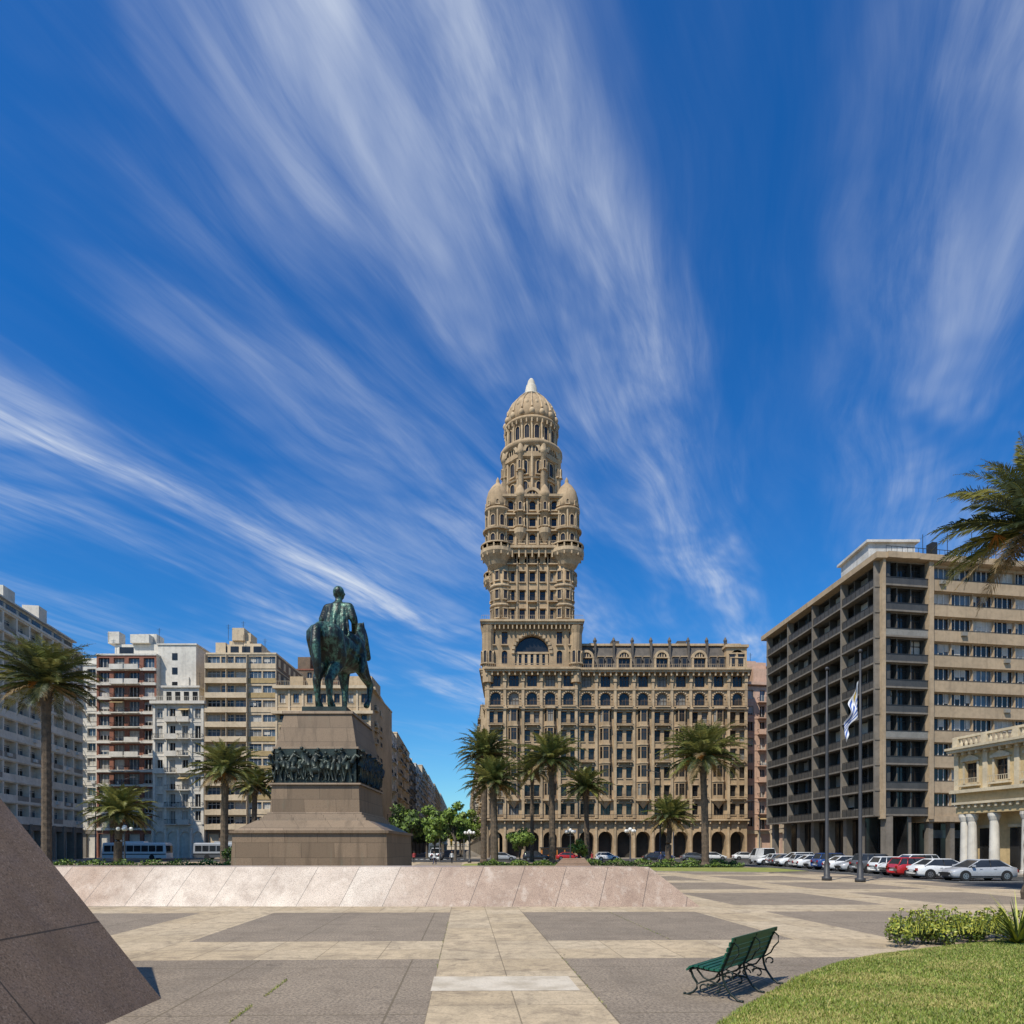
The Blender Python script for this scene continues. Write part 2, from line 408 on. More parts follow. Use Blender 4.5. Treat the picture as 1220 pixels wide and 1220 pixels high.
        mb.box(1.5,W-1.5,-.8,0,74.1,74.6,5)
        mb.push(Matrix.Translation((W/2,0.3,0))); gable(mb,2.0,74.6,5,12,2.5,0); mb.pop()
        mb.pop()
        mb.pop()
    h=7.9
    mb.box(C[0]-h+.51,C[0]+h-.51,C[1]-h+.51,C[1]+h-.51,48.4,63.9,0)
    mb.box(C[0]-h+.2,C[0]+h-.2,C[1]-h+.2,C[1]+h-.2,63.95,74.2,0)
    mb.box(C[0]-8,C[0]+8,C[1]-8,C[1]+8,74.2,74.7,5)
    for sx in(-1,1):
        for sy in(-1,1):
            x=C[0]+sx*6.4; y=C[1]+sy*6.4
            mb.lathe(x,y,[(2.15,48.5),(2.15,61.5)],20,0,True)
            for f in range(3): cylwin(mb,x,y,2.15,49.7+f*3.85,8,.75,1.7,math.pi/8,False)
            mb.lathe(x,y,[(2.4,52.0),(2.5,52.2),(2.4,52.5)],16,5); mb.lathe(x,y,[(2.4,56.0),(2.5,56.2),(2.4,56.5)],20,5)
            x=C[0]+sx*7.15; y=C[1]+sy*7.15
            mb.lathe(x,y,[(1.2,59.6),(2.1,60.4),(2.5,61.2),(3.3,62.2),(3.6,62.7),(3.6,63.4),(2.6,63.45),(2.5,63.5)],20,5,False)
            for i in range(14):
                a=i*math.pi/7; mb.box(x+3.35*math.cos(a)-.14,x+3.35*math.cos(a)+.14,y+3.35*math.sin(a)-.14,y+3.35*math.sin(a)+.14,61.9,64.5,5)
            mb.lathe(x,y,[(3.6,64.3),(3.6,64.55),(3.3,64.56),(3.3,64.3)],20,5)
            mb.lathe(x,y,[(3.1,67.3),(3.15,67.6),(2.5,67.7)],20,5)
            mb.lathe(x,y,[(2.35,63.4),(2.35,71.3),(2.75,71.5),(2.75,71.9),(2.4,72.0)],24,0,True)
            cylwin(mb,x,y,2.35,64.3,8,.9,1.7,math.pi/8); cylwin(mb,x,y,2.35,68.2,8,.85,1.7,math.pi/8)
            for i in range(8):
                a=i*math.pi/4; mb.lathe(x+2.45*math.cos(a),y+2.45*math.sin(a),[(.2,63.6),(.2,71.3)],6,5)
            mb.lathe(x,y,[(2.3,72.0),(2.4,73.0),(2.3,74.3),(1.9,75.8),(1.2,77.0),(.5,77.7),(.35,78.0),(.4,78.3),(.05,79.1)],24,0,True,
                     rfun=lambda a:1+.05*abs(math.sin(a*6)))
            cylwin(mb,x,y,2.35,72.6,8,.5,.5,0)
    cx,cy=C
    mb.lathe(cx,cy,[(6.6,74.5),(6.2,75.6),(5.7,76),(5.7,86.3),(6.6,86.6),(6.8,87.1),(6.8,87.5),(5.7,87.6)],24,0,True)
    for zz in(76.4,80.8): cylwin(mb,cx,cy,5.7,zz,12,1.15,2.2,math.pi/12)
    for i in range(12):
        a=i*math.pi/6; mb.lathe(cx+5.85*math.cos(a),cy+5.85*math.sin(a),[(.32,75.5),(.32,86.3)],8,5)
    mb.lathe(cx,cy,[(6.1,79.6),(6.25,79.9),(5.9,80.1)],24,5); mb.lathe(cx,cy,[(5.9,84),(6.1,84.2),(5.9,84.5)],24,5)
    for i in range(8):
        a=i*math.pi/4-math.pi/2
        m=Matrix.Translation((cx+6.3*math.cos(a),cy+6.3*math.sin(a),0))@Matrix.Rotation(a+math.pi/2,4,'Z')
        mb.push(m); mb.box(-1.9,1.9,.2,1,84.2,85.2,0); gable(mb,1.95,85.2,5,10,1.4,0); mb.pop()
        a+=math.pi/8
        x=cx+6.15*math.cos(a); y=cy+6.15*math.sin(a)
        mb.lathe(x,y,[(.3,74.8),(.6,76.2),(.62,84.8),(.85,85.0),(.8,85.6),(.6,86.6),(.3,87.6),(.05,88.4)],12,5,True)
        cylwin(mb,x,y,.62,81.6,4,.4,1.4,a)
    mb.lathe(cx,cy,[(5.3,87.5),(5.3,92.2),(5.9,92.5),(5.95,93.0),(5.3,93.1)],32,0,True)
    cylwin(mb,cx,cy,5.3,88.5,16,.95,2.3,math.pi/16)
    for i in range(16):
        a=i*math.pi/8; mb.lathe(cx+5.45*math.cos(a),cy+5.45*math.sin(a),[(.25,87.7),(.25,92.2)],8,5)
    for i in range(32):
        a=i*math.pi/16; mb.lathe(cx+5.8*math.cos(a),cy+5.8*math.sin(a),[(.16,91.6),(.2,92.4)],6,5)
    mb.lathe(cx,cy,[(5.4,93.0),(5.5,94.2),(5.3,95.7),(4.7,97.2),(3.8,98.5),(2.8,99.5),(2.1,100.0)],48,0,True,rfun=lambda a:1+.04*abs(math.sin(a*8)))
    for i in range(16):
        a=i*math.pi/8
        mb.sphere((cx+5.55*math.cos(a),cy+5.55*math.sin(a),94.0),.66,5,8,(1,1,1.2))
        a+=math.pi/16; mb.sphere((cx+5.05*math.cos(a),cy+5.05*math.sin(a),96.2),.45,5,8,(1,1,1.3))
        b=i*math.pi/8; mb.tube([(cx+r*math.cos(b),cy+r*math.sin(b),z) for r,z in((5.6,95),(5.2,96.2),(4.4,97.8),(3.4,99),(2.3,100.1))],.2,5,5)
    mb.lathe(cx,cy,[(2.3,99.9),(2.5,100.2),(2.2,100.5),(1.55,100.6),(1.35,101.8),(1.1,102.9),(.95,103.0),(.7,104.0),(.35,104.5),(.05,104.7)],16,8,False)
    return mb.done('art_deco_tower_palace',STD,(21,150,0))
build_palace()

# ---------------------------------------------------------------- generic apartment blocks
def roofstuff(mb,W,D,z,mi=0,n=3):
    for i in range(n):
        w=U(2,4); x=U(.5,max(.6,W-w-.5)); y=U(2,D*.6); h=U(1.6,3)
        mb.box(x,x+w,y,y+U(2,4),z,z+h,mi)
    for i in range(n):
        x=U(1,W-1); y=U(1.5,D*.5); h=U(2,4.5); mb.box(x-.03,x+.03,y-.03,y+.03,z,z+h,4)
        for q in range(3): mb.box(x-.5+.1*q,x+.5-.1*q,y-.015,y+.015,z+h-.3-.3*q,z+h-.27-.3*q,4)
def body(mb,W,D,z,rec,mi=0,z0=0.0):
    mb.box(0,W,rec+.02,D,z0,z,mi)
    mb.box(0,.02,.002,rec+.02,z0,z,mi); mb.box(W-.02,W,.002,rec+.02,z0,z,mi)
    mb.box(-.1,W+.1,-.15,D+.05,z,z+.35,5)
# mats order: 0 wall,1 alt,2 glass dark,3 blind,4 iron,5 trim,6 glass blue,7 shade,8 ac,9 frame,10 grey blind,11 awning
def block_mats(wall,alt,trim,frame=WHITEF): return [wall,alt,GLD,BLIND,IRON,trim,GLB,SHADE,AC,frame,BLINDG,AWN]
def gg(): return pick([2,2,2,6,6,3,10])
def shops(mb,W,nb,h):
    bw=W/nb
    for i in range(nb):
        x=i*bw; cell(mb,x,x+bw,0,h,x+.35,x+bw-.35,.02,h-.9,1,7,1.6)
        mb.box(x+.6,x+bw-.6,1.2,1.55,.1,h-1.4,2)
def floors(mb,W,nb,z0,nf,fh,rec=.3,ww=.6,sill=.9,head=2.5,bal=None,wall=0,arch=False,alt=None,trimline=True,ac=.12):
    bw=W/nb
    for k in range(nf):
        z=z0+k*fh
        for i in range(nb):
            x=i*bw; w=bw*ww/2; xc=x+bw/2; b=bal(k,i) if bal else None
            s=.1 if b else sill
            wl=1 if (alt is not None and i in alt) else wall
            cell(mb,x,x+bw,z,z+fh,xc-w,xc+w,z+s,z+head,wl,gg(),rec,arch=arch,fr=9,mull=max(1,int(bw*ww/1.1)) ,trans=False)
            if R()<.35 and not arch:
                hh=U(.3,.9)*(head-s); mb.box(xc-w+.07,xc+w-.07,rec-.02,rec-.005,z+head-hh,z+head,pick([3,3,10]))
            if b:
                p=b; mb.box(x+.1,x+bw-.1,-p,-.003,z-.12,z+.06,5)
                if R()<.6: rail(mb,x+.12,x+bw-.12,-p+.05,z+.06,.95,4,.3)
                else: mb.box(x+.12,x+bw-.12,-p,-p+.1,z+.06,z+.95,5)
                for xx in(x+.12,x+bw-.2): mb.box(xx,xx+.08,-p+.1,-.004,z+.9,z+.96,4)
                if R()<.2: mb.add([(x+.2,-.02,z+head+.1),(x+bw-.2,-.02,z+head+.1),(x+bw-.2,-p-.2,z+head-.5),(x+.2,-p-.2,z+head-.5)],[(0,1,2,3)],11)
            else: mb.box(xc-w-.1,xc+w+.1,-.1,-.003,z+s-.1,z+s-.002,5)
            if R()<ac: mb.box(xc+w*.1,xc+w*.1+.8,-.4,-.005,z+.25,z+.75,8)
        if trimline: mb.box(0,W,-.07,-.004,z-.1,z+.08,5)

# A : white gridded block along the left edge of the square
mb=MB(); m,W=place((-72.5,76),(-80.5,126)); mb.push(m)
nb=14; bw=W/nb
for i in range(nb):
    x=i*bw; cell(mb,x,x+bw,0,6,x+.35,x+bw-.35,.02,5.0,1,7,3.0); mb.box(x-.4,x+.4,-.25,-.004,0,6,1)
for k in range(10):
    z=6+k*3.2
    for i in range(nb):
        x=i*bw
        g=gg(); cell(mb,x,x+bw,z,z+3.2,x+.22,x+bw-.22,z+.35,z+2.95,0,g,.95,fr=9,mull=2)
        mb.box(x+.22,x+bw-.22,.0,.08,z+.35,z+1.15,pick([0,0,10]))
        mb.box(x+.22,x+bw-.22,.9,.94,z+2.3,z+2.95,3)
        if R()<.2: mb.box(x+1,x+1.8,-.35,-.01,z+.5,z+1.0,8)
    mb.box(0,W,-.15,-.005,z-.1,z+.15,5)
z=38; mb.box(0,W,1.8,14,z,z+2.6,0)
for i in range(nb): mb.box(i*bw+.5,i*bw+bw-.5,1.74,1.79,z+.6,z+2.2,2)
mb.box(-.3,W+.3,1.2,14.2,z+2.6,z+2.85,5)
rail(mb,0,W,.1,38.35,.9,4,.5); body(mb,W,16,38,.98,0); roofstuff(mb,W,14,40.8,0,5); mb.pop()
mb.done('white_gridded_apartment_building',block_mats(WHITEW,CONC,WHITEW),(-76,100,0))

# B : brown & white block with taller white party wall
mb=MB(); m,W=place((-86,139),(-73.6,139)); mb.push(m)
shops(mb,W,4,6)
floors(mb,W,4,6,12,3.0,.5,.72,.5,2.5,bal=lambda k,i:1.2 if i in(1,2) else None,alt=[0,1,2,3],ac=.1)
for k in range(12): mb.box(0,W,-.35,-.006,6+k*3.0-.2,6+k*3.0+.3,5)
body(mb,W,16,42,.52,0)
mb.box(2,W-1,3,10,42.35,45.2,0); mb.box(3,6,2.95,2.99,43,44.6,2); roofstuff(mb,W,12,45.3,0,3)
mb.box(W-.5,W+7.5,1.5,18,0,44.6,5)
mb.box(W-.7,W+7.7,1.3,18.2,44.6,44.9,0)
for k in range(3): mb.box(W+2.5,W+3.6,1.42,1.49,35.5+k*3,36.9+k*3,2)
mb.pop(); mb.done('brown_brick_apartment_building',block_mats(WHITEW,BROWN,WHITEW),(-80,145,0))
mb=MB(); m,W=place((-95,140),(-86.2,140)); mb.push(m); shops(mb,W,3,6); floors(mb,W,3,6,11,3.1,.4,.6,bal=lambda k,i:.9 if i==1 else None); body(mb,W,16,40.2,.42); roofstuff(mb,W,12,40.5,0,3); mb.pop()
mb.done('narrow_white_apartment_building',block_mats(WHITEW,CONC,WHITEW),(-90,147,0))
# C
mb=MB(); m,W=place((-73.5,137.6),(-63.1,137.6)); mb.push(m)
bw=W/4
for i in range(4):
    x=i*bw; cell(mb,x,x+bw,0,7,x+.35,x+bw-.35,.02,4.6,0,7,2,arch=True)
    mb.lathe(x,-.2,[(.35,0),(.3,.4),(.26,5.8),(.4,6.2)],10,5)
floors(mb,W,4,7,7,3.5,.35,.46,.8,2.7,bal=lambda k,i:(1.0 if i in(1,2) else (.6 if k%2 else None)),ac=.05)
for i in (0,1,3,4): mb.box(min(max(i*bw-.25,0),W-.5),min(max(i*bw-.25,0),W-.5)+.5,-.25,-.008,7,31.4,5)
body(mb,W,15,31.5,.37,0); mb.box(-.4,W+.4,-.8,.2,31.6,32.2,5); rail(mb,0,W,-.3,32.2,1.0,5,.35)
mb.box(1.5,W-1.5,1,10,31.8,35.2,0); 
for i in range(4): mb.box(2.2+i*1.8,3.2+i*1.8,.92,.98,32.5,34.4,2)
mb.box(1.2,W-1.2,.6,10.4,35.2,35.6,5); roofstuff(mb,W,10,35.6,0,2); mb.pop()
mb.done('white_classical_apartment_building',block_mats(WHITEW,CREAM,WHITEW),(-68,145,0))
# D
mb=MB(); m,W=place((-62.9,138.3),(-48.6,138.3)); mb.push(m)
shops(mb,W,5,6)
bw=W/5
for k in range(12):
    z=6+k*3.0
    for i in range(5):
        x=i*bw; cell(mb,x,x+bw,z,z+3,x+.12,x+bw-.12,z+1.15,z+2.6,0,pick([6,6,2,3,10]),.35,fr=9,mull=2)
        if R()<.3: mb.box(x+.2,x+1.5,.3,.34,z+1.5,z+2.6,3)
    mb.box(0,bw*3,-1.0,-.005,z-.1,z+.1,5); mb.box(0,bw*3,-1.0,-.9,z+.1,z+1.0,5)
    for xx in(0,bw*1.5,bw*3-.1): mb.box(xx,xx+.1,-.9,-.01,z+.1,z+2.9,5)
    mb.box(bw*3.02,W,-.12,-.006,z+.1,z+1.1,pick([5,0,11]))
body(mb,W,20,42,.37,0)
mb.box(1,W-4,2.5,14,42.35,44.8,0); mb.box(3,W-7,4,12,44.8,46,5)
for i in range(4): mb.box(1.5+i*2.4,3.2+i*2.4,2.44,2.49,43,44.4,2)
roofstuff(mb,W-5,9,46,0,2); roofstuff(mb,W,10,42.3,0,3)
mb.pop()
m,W=place((-48.59,138.8),(-48.59,158)); mb.push(m); floors(mb,W,6,6,12,3.0,.3,.4,wall=1); mb.pop()
mb.done('cream_banded_apartment_building',block_mats(CREAM,DBROWN,CREAM),(-56,148,0))
mb=MB(); m,W=place((-53,162),(-42,162)); mb.push(m); floors(mb,W,4,6,13,3.0,.3,.4); body(mb,W,14,45,.32); mb.box(1,4,1,5,45.3,48.5,1); mb.box(6,8.5,1,5,45.3,50.5,1); roofstuff(mb,W,10,45.3,1,3); mb.pop()
mb.done('dark_brown_apartment_building',block_mats(DBROWN,DBROWN,BROWN),(-47,168,0))
# E corner building on the avenue
mb=MB(); m,W=place((-48.4,137.5),(-28.9,137.5)); mb.push(m)
bw=W/7
for i in range(7):
    x=i*bw; cell(mb,x,x+bw,0,7,x+.35,x+bw-.35,.02,4.4,0,7,2,arch=True)
floors(mb,W,7,7,8,3.45,.35,.42,.7,2.6,bal=lambda k,i:(.8 if (i%2 and k<7) else None),ac=.08)
for i in range(8): mb.box(min(max(i*bw-.2,0),W-.4),min(max(i*bw-.2,0),W-.4)+.4,-.2,-.008,7,34.5,5)
body(mb,W,24,34.6,.37,0); mb.box(-.6,W+.6,-1.0,.2,29.5,30.1,5); mb.box(-.4,W+.4,-.8,.3,34.7,35.3,5); rail(mb,0,W,-.3,35.3,1.0,5,.35)
mb.box(W-6,W,1,10,35,37.6,0); roofstuff(mb,W,15,35.3,0,6)
mb.pop()
m,W=place((-28.89,138),(-30.4,161.5)); mb.push(m); floors(mb,W,8,7,8,3.45,.35,.42,.7,2.6,bal=lambda k,i:(.8 if i%2 else None)); shops(mb,W,6,7)
mb.box(0,W,-.8,-.01,34.7,35.3,5); mb.pop()
mb.done('beige_corner_apartment_building',block_mats(BEIGE,CREAM,CREAM,WOODF),(-38,148,0))
prev=161.8
rows=[(189,32.5,WHITEW,7),(232,34.5,CREAM,8),(262,33,CONC,8),(300,35,WHITEW,9),(350,39,CREAM,10),(420,40,WHITEW,10),(520,42,BEIGE,11),(700,44,WHITEW,12)]
for (y1,h,mt,nf) in rows:
    mb=MB(); xa=-28.9-.069*(prev-137); xb=-28.9-.069*(y1-137)
    m,W=place((xa,prev),(xb,y1)); mb.push(m); nb=max(5,int(W/3.8)); fh=(h-6)/nf
    shops(mb,W,nb,6); floors(mb,W,nb,6,nf,fh,.3,.5,.8,fh-.6,bal=lambda k,i:(.8 if i%3 else None)); body(mb,W,16,h,.32); roofstuff(mb,W,12,h+.3,0,3); mb.pop()
    mb.done('avenue_apartment_building',block_mats(mt,CONC,mt),(xb-8,(prev+y1)/2,0)); prev=y1+.3
prev=163
for (y1,h,mt,nf) in [(188,31,CREAM,7),(225,42,BEIGE,10),(270,34,WHITEW,8),(330,36,CONC,9),(430,38,CREAM,10),(600,42,WHITEW,11)]:
    mb=MB(); xa=-5.2-.069*(prev-137); xb=-5.2-.069*(y1-137)
    m,W=place((xb,y1),(xa,prev)); mb.push(m); nb=max(5,int(W/3.8)); fh=(h-6)/nf
    shops(mb,W,nb,6); floors(mb,W,nb,6,nf,fh,.3,.5,.8,fh-.6,bal=lambda k,i:(.8 if i%3 else None)); body(mb,W,16,h,.32); roofstuff(mb,W,12,h+.3,0,3); mb.pop()
    mb.done('avenue_apartment_building',block_mats(mt,CONC,mt),(xa+8,(prev+y1)/2,0)); prev=y1+.3
mb=MB(); m,W=place((-80,760),(-20,750)); mb.push(m); floors(mb,W,14,4,8,3.5,.3,.5); body(mb,W,16,32,.32); mb.pop(); mb.done('distant_apartment_building',block_mats(CREAM,CONC,CREAM),(-50,755,0))
mb=MB(); m,W=place((48.9,141),(62,143)); mb.push(m)
shops(mb,W,4,6); floors(mb,W,5,6,9,3.35,.35,.46,.7,2.6,bal=lambda k,i:(1.0 if i in(1,3) else None)); body(mb,W,20,36.3,.37); mb.box(-.3,W,-.7,.2,36.4,37,5); mb.box(3,W,2,10,36.6,40.5,0); roofstuff(mb,W,12,40.5,0,3); mb.pop()
mb.done('pink_apartment_building',block_mats(PINK,CREAM,PINK),(55,150,0))
mb=MB(); m,W=place((51.5,134),(50.5,112)); mb.push(m); shops(mb,W,6,6); floors(mb,W,8,6,9,3.2,.4,.5,.7,2.5,bal=lambda k,i:(1.0 if i%2 else None)); body(mb,W,14,35,.42); roofstuff(mb,W,12,35,0,3); mb.pop()
mb.done('cream_side_street_apartment_building',block_mats(PINK,CREAM,CREAM),(58,120,0))

# G : modern slab block, right
mb=MB()
P0=(42.0,108.5);P1=(43.6,79);P2=(70,83.2)
m,W=place(P0,P1); mb.push(m)
nb=10; bw=W/nb
for k in range(10):
    z=6+k*3
    for i in range(nb):
        x=i*bw; cell(mb,x,x+bw,z,z+3,x+.05,x+bw-.05,z+.1,z+2.9,1,pick([2,2,2,2,2,6,10]),1.0,fr=4,mull=2,reveal=12)
        if R()<.25: mb.box(x+.1,x+bw-.1,.8,.84,z+U(.9,1.7),z+2.75,pick([3,10,10]))
        if R()<.3: mb.box(x+.4,x+1.0,-.3,.1,z+.2,z+U(.6,1.2),pick([8,10,11,7]))
    mb.box(-.1,W,-.9,-.004,z-.1,z+.1,5)
    for j in range(4):
        xa=j*W/4+.25; xb=(j+1)*W/4-.25
        mb.box(xa,xb,-.85,-.8,z+.12,z+.9,12); mb.box(xa,xb,-.86,-.79,z+.95,z+1.02,4)
        for q in range(8): xx=xa+(xb-xa)*q/7; mb.box(xx-.03,xx+.03,-.88,-.851,z+.1,z+.95,4)
for j in range(5): xx=min(max(j*W/4,.2),W-.2); mb.box(xx-.12,xx+.12,-.93,-.008,6,36,5 if j in(0,4) else 1)
for j in range(8): mb.box(j*W/7-.4,j*W/7+.4,.2,1.0,0,5.9,5)
mb.box(0,W,3,3.1,0,5.9,2)
for j in range(14): mb.box(j*W/14,j*W/14+.12,2.9,2.99,0,5.9,4)
mb.box(-1.4,W+.8,-1.2,4,36,36.7,0)
mb.pop()
m,W=place(P1,P2); mb.push(m)
sec=5.6
for k in range(10):
    z=6+k*3
    for i in range(3):
        x=.05+i*(sec-.1)/3; w=(sec-.1)/3; cell(mb,x,x+w,z,z+3,x+.04,x+w-.04,z+.95,z+2.85,1,2 if k not in(6,4) else pick([3,2]),.7,fr=4,mull=1,reveal=12)
    mb.box(.0,sec,-.5,-.004,z-.05,z+.15,5); mb.box(.0,sec,-.5,-.43,z+.15,z+.9,12 if k not in(3,7) else 10); mb.box(0,sec,-.54,-.51,z+.9,z+.98,4)
    n=7; ww=(W-sec-.6)/n
    for i in range(n):
        x=sec+.6+i*ww; cell(mb,x,x+ww,z,z+3,x+.05,x+ww-.05,z+1.2,z+2.65,0,pick([2,6,2,3,2]),.4,fr=9,mull=3,trans=False)
        for q in range(4):
            if R()<.22: mb.box(x+q*ww/4+.1,x+(q+1)*ww/4-.05,.34,.38,z+U(1.4,2.1),z+2.65,3)
        if R()<.12: mb.box(x+1,x+1.7,-.6,-.31,z+.5,z+.95,10)
    mb.box(sec+.6,W,-.3,-.004,z-.25,z+1.1,0); mb.box(sec+.6,W,-.34,-.305,z+1.12,z+1.2,4)
mb.box(sec,sec+.6,-.7,-.003,5.6,36.5,0); mb.box(-.3,.0,-.55,.4,5.6,36.0,0)
for j in range(10): x=.5+j*2.9; mb.box(x-.3,x+.3,-.1,.6,0,5.9,5); 
mb.box(0,W,3,3.1,0,5.9,2); mb.box(sec,W,-.5,2.9,5.3,5.95,0)
for j in range(16): mb.box(j*1.7,j*1.7+.1,2.9,2.99,0,5.3,4)
mb.box(8,14,2.8,2.95,3.4,4.4,6)
mb.box(-.0,W,-1.0,3,36.02,36.72,0)
mb.box(9.2,9.9,3,4,36.7,40.2,4); mb.box(11,21,4,12,36.7,39.2,8)
for q in range(5): mb.box(12+q*1.7,13.1+q*1.7,3.93,3.99,37.3,38.6,2)
rail(mb,0,W,-.6,36.7,.8,4,.7)
for q in range(4): mb.box(7+q*3.4,7.05+q*3.4,2,2.05,36.7,40.5+q*.4,4)
mb.pop()
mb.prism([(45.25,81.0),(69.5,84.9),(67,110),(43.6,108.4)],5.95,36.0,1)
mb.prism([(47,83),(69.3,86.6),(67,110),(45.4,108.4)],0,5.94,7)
mb.prism([(45.25,81.0),(69.5,84.9),(67,110),(43.6,108.4)],36.05,36.6,0)
mb.box(44.6,50.4,84,91,36.7,40.3,8); mb.box(44.2,50.8,83.6,91.4,40.3,40.6,8); mb.box(46.5,49.3,86,90,40.6,41.5,8)
mb.done('modern_concrete_office_building',block_mats(TANC,CONC,CONC)+[mat('smoked_railing_panel',(.075,.07,.062),rough=.4,scale=.6,streak=.3)],(55,95,0))

# H : low classical building with colonnade, right edge
mb=MB(); m,W=place((39.8,60),(44.6,34)); mb.push(m)
bw=W/9
for i in range(9):
    x=i*bw
    mb.poly([(x,1.6,0),(x+bw,1.6,0),(x+bw,1.6,5.2),(x,1.6,5.2)],1)
    mb.box(x+bw/2-.65,x+bw/2+.65,1.5,1.59,.1,3.9,2); mb.box(x+bw/2-.8,x+bw/2+.8,1.45,1.58,3.95,4.2,5)
    for xx in([x+.45] if i else [x+.45,x+1.2]):
        mb.lathe(xx,.35,[(.5,0),(.5,.35),(.42,.4),(.40,.6),(.33,4.5),(.36,4.55),(.48,4.9),(.48,5.15)],16,3,False)
    cell(mb,x,x+bw,7.3,10.6,x+bw/2-.62,x+bw/2+.62,7.9,9.6,1,pick([2,10]),.3,fr=4,mull=1)
    mb.box(x+bw/2-.8,x+bw/2-.63,-.1,-.004,7.8,9.7,5); mb.box(x+bw/2+.63,x+bw/2+.8,-.1,-.004,7.8,9.7,5)
    mb.box(x+bw/2-.9,x+bw/2+.9,-.25,-.004,9.75,9.95,5)
    mb.add([(x+bw/2-.9,-.2,9.96),(x+bw/2+.9,-.2,9.96),(x+bw/2,-.2,10.35),(x+bw/2-.9,-.01,9.96),(x+bw/2+.9,-.01,9.96),(x+bw/2,-.01,10.35)],[(0,1,2),(0,2,5,3),(2,1,4,5)],5)
    mb.box(x+bw/2-.95,x+bw/2+.95,-.4,-.004,7.55,7.72,5); rail(mb,x+bw/2-.9,x+bw/2+.9,-.35,7.0+.72,.55,5,.2)
    mb.box(x-.22,x+.22,-.15,-.006,7.3,10.6,5)
    for q in range(5): mb.lathe(x+.5+q*.5,-.05,[(.1,11.1),(.14,11.35),(.07,11.6),(.1,11.8)],6,5)
    mb.box(x-.25,x+.25,-.3,.2,11.05,12.0,5)
    for q in range(4): mb.box(x+.2+q*.7,x+.4+q*.7,-.5,-.01,10.35,10.59,5)
mb.box(-.05,W,-.1,3,5.2,7.0,1); mb.box(-.2,W,-.45,3,6.0,6.2,5); mb.box(-.3,W,-.6,3,7.0,7.28,5)
for q in range(40): mb.box(q*.66+.1,q*.66+.3,-.35,-.11,5.7,5.95,5)
mb.box(-.4,W,-.75,3,10.6,10.85,5); mb.box(-.5,W,-.9,3,10.85,11.05,5); mb.box(-.2,W,-.2,.15,11.85,12.05,5)
mb.box(0,W,1.7,16,0,10.7,1); mb.box(0,.02,.01,1.7,7,10.6,1); mb.box(0,W,.32,1.7,7.3,10.6,1)
mb.pop()
mb.done('classical_colonnade_building',[WHITEW,mat('ochre_cream_plaster',(.56,.42,.22),(.48,.36,.19),rough=.85,scale=.4,streak=.2),GLD,WHITEW,WOODF,mat('cream_stone_trim',(.60,.50,.34),rough=.85,scale=.5,streak=.2),GLB,SHADE,AC,WHITEF,BLINDG],(48,48,0))

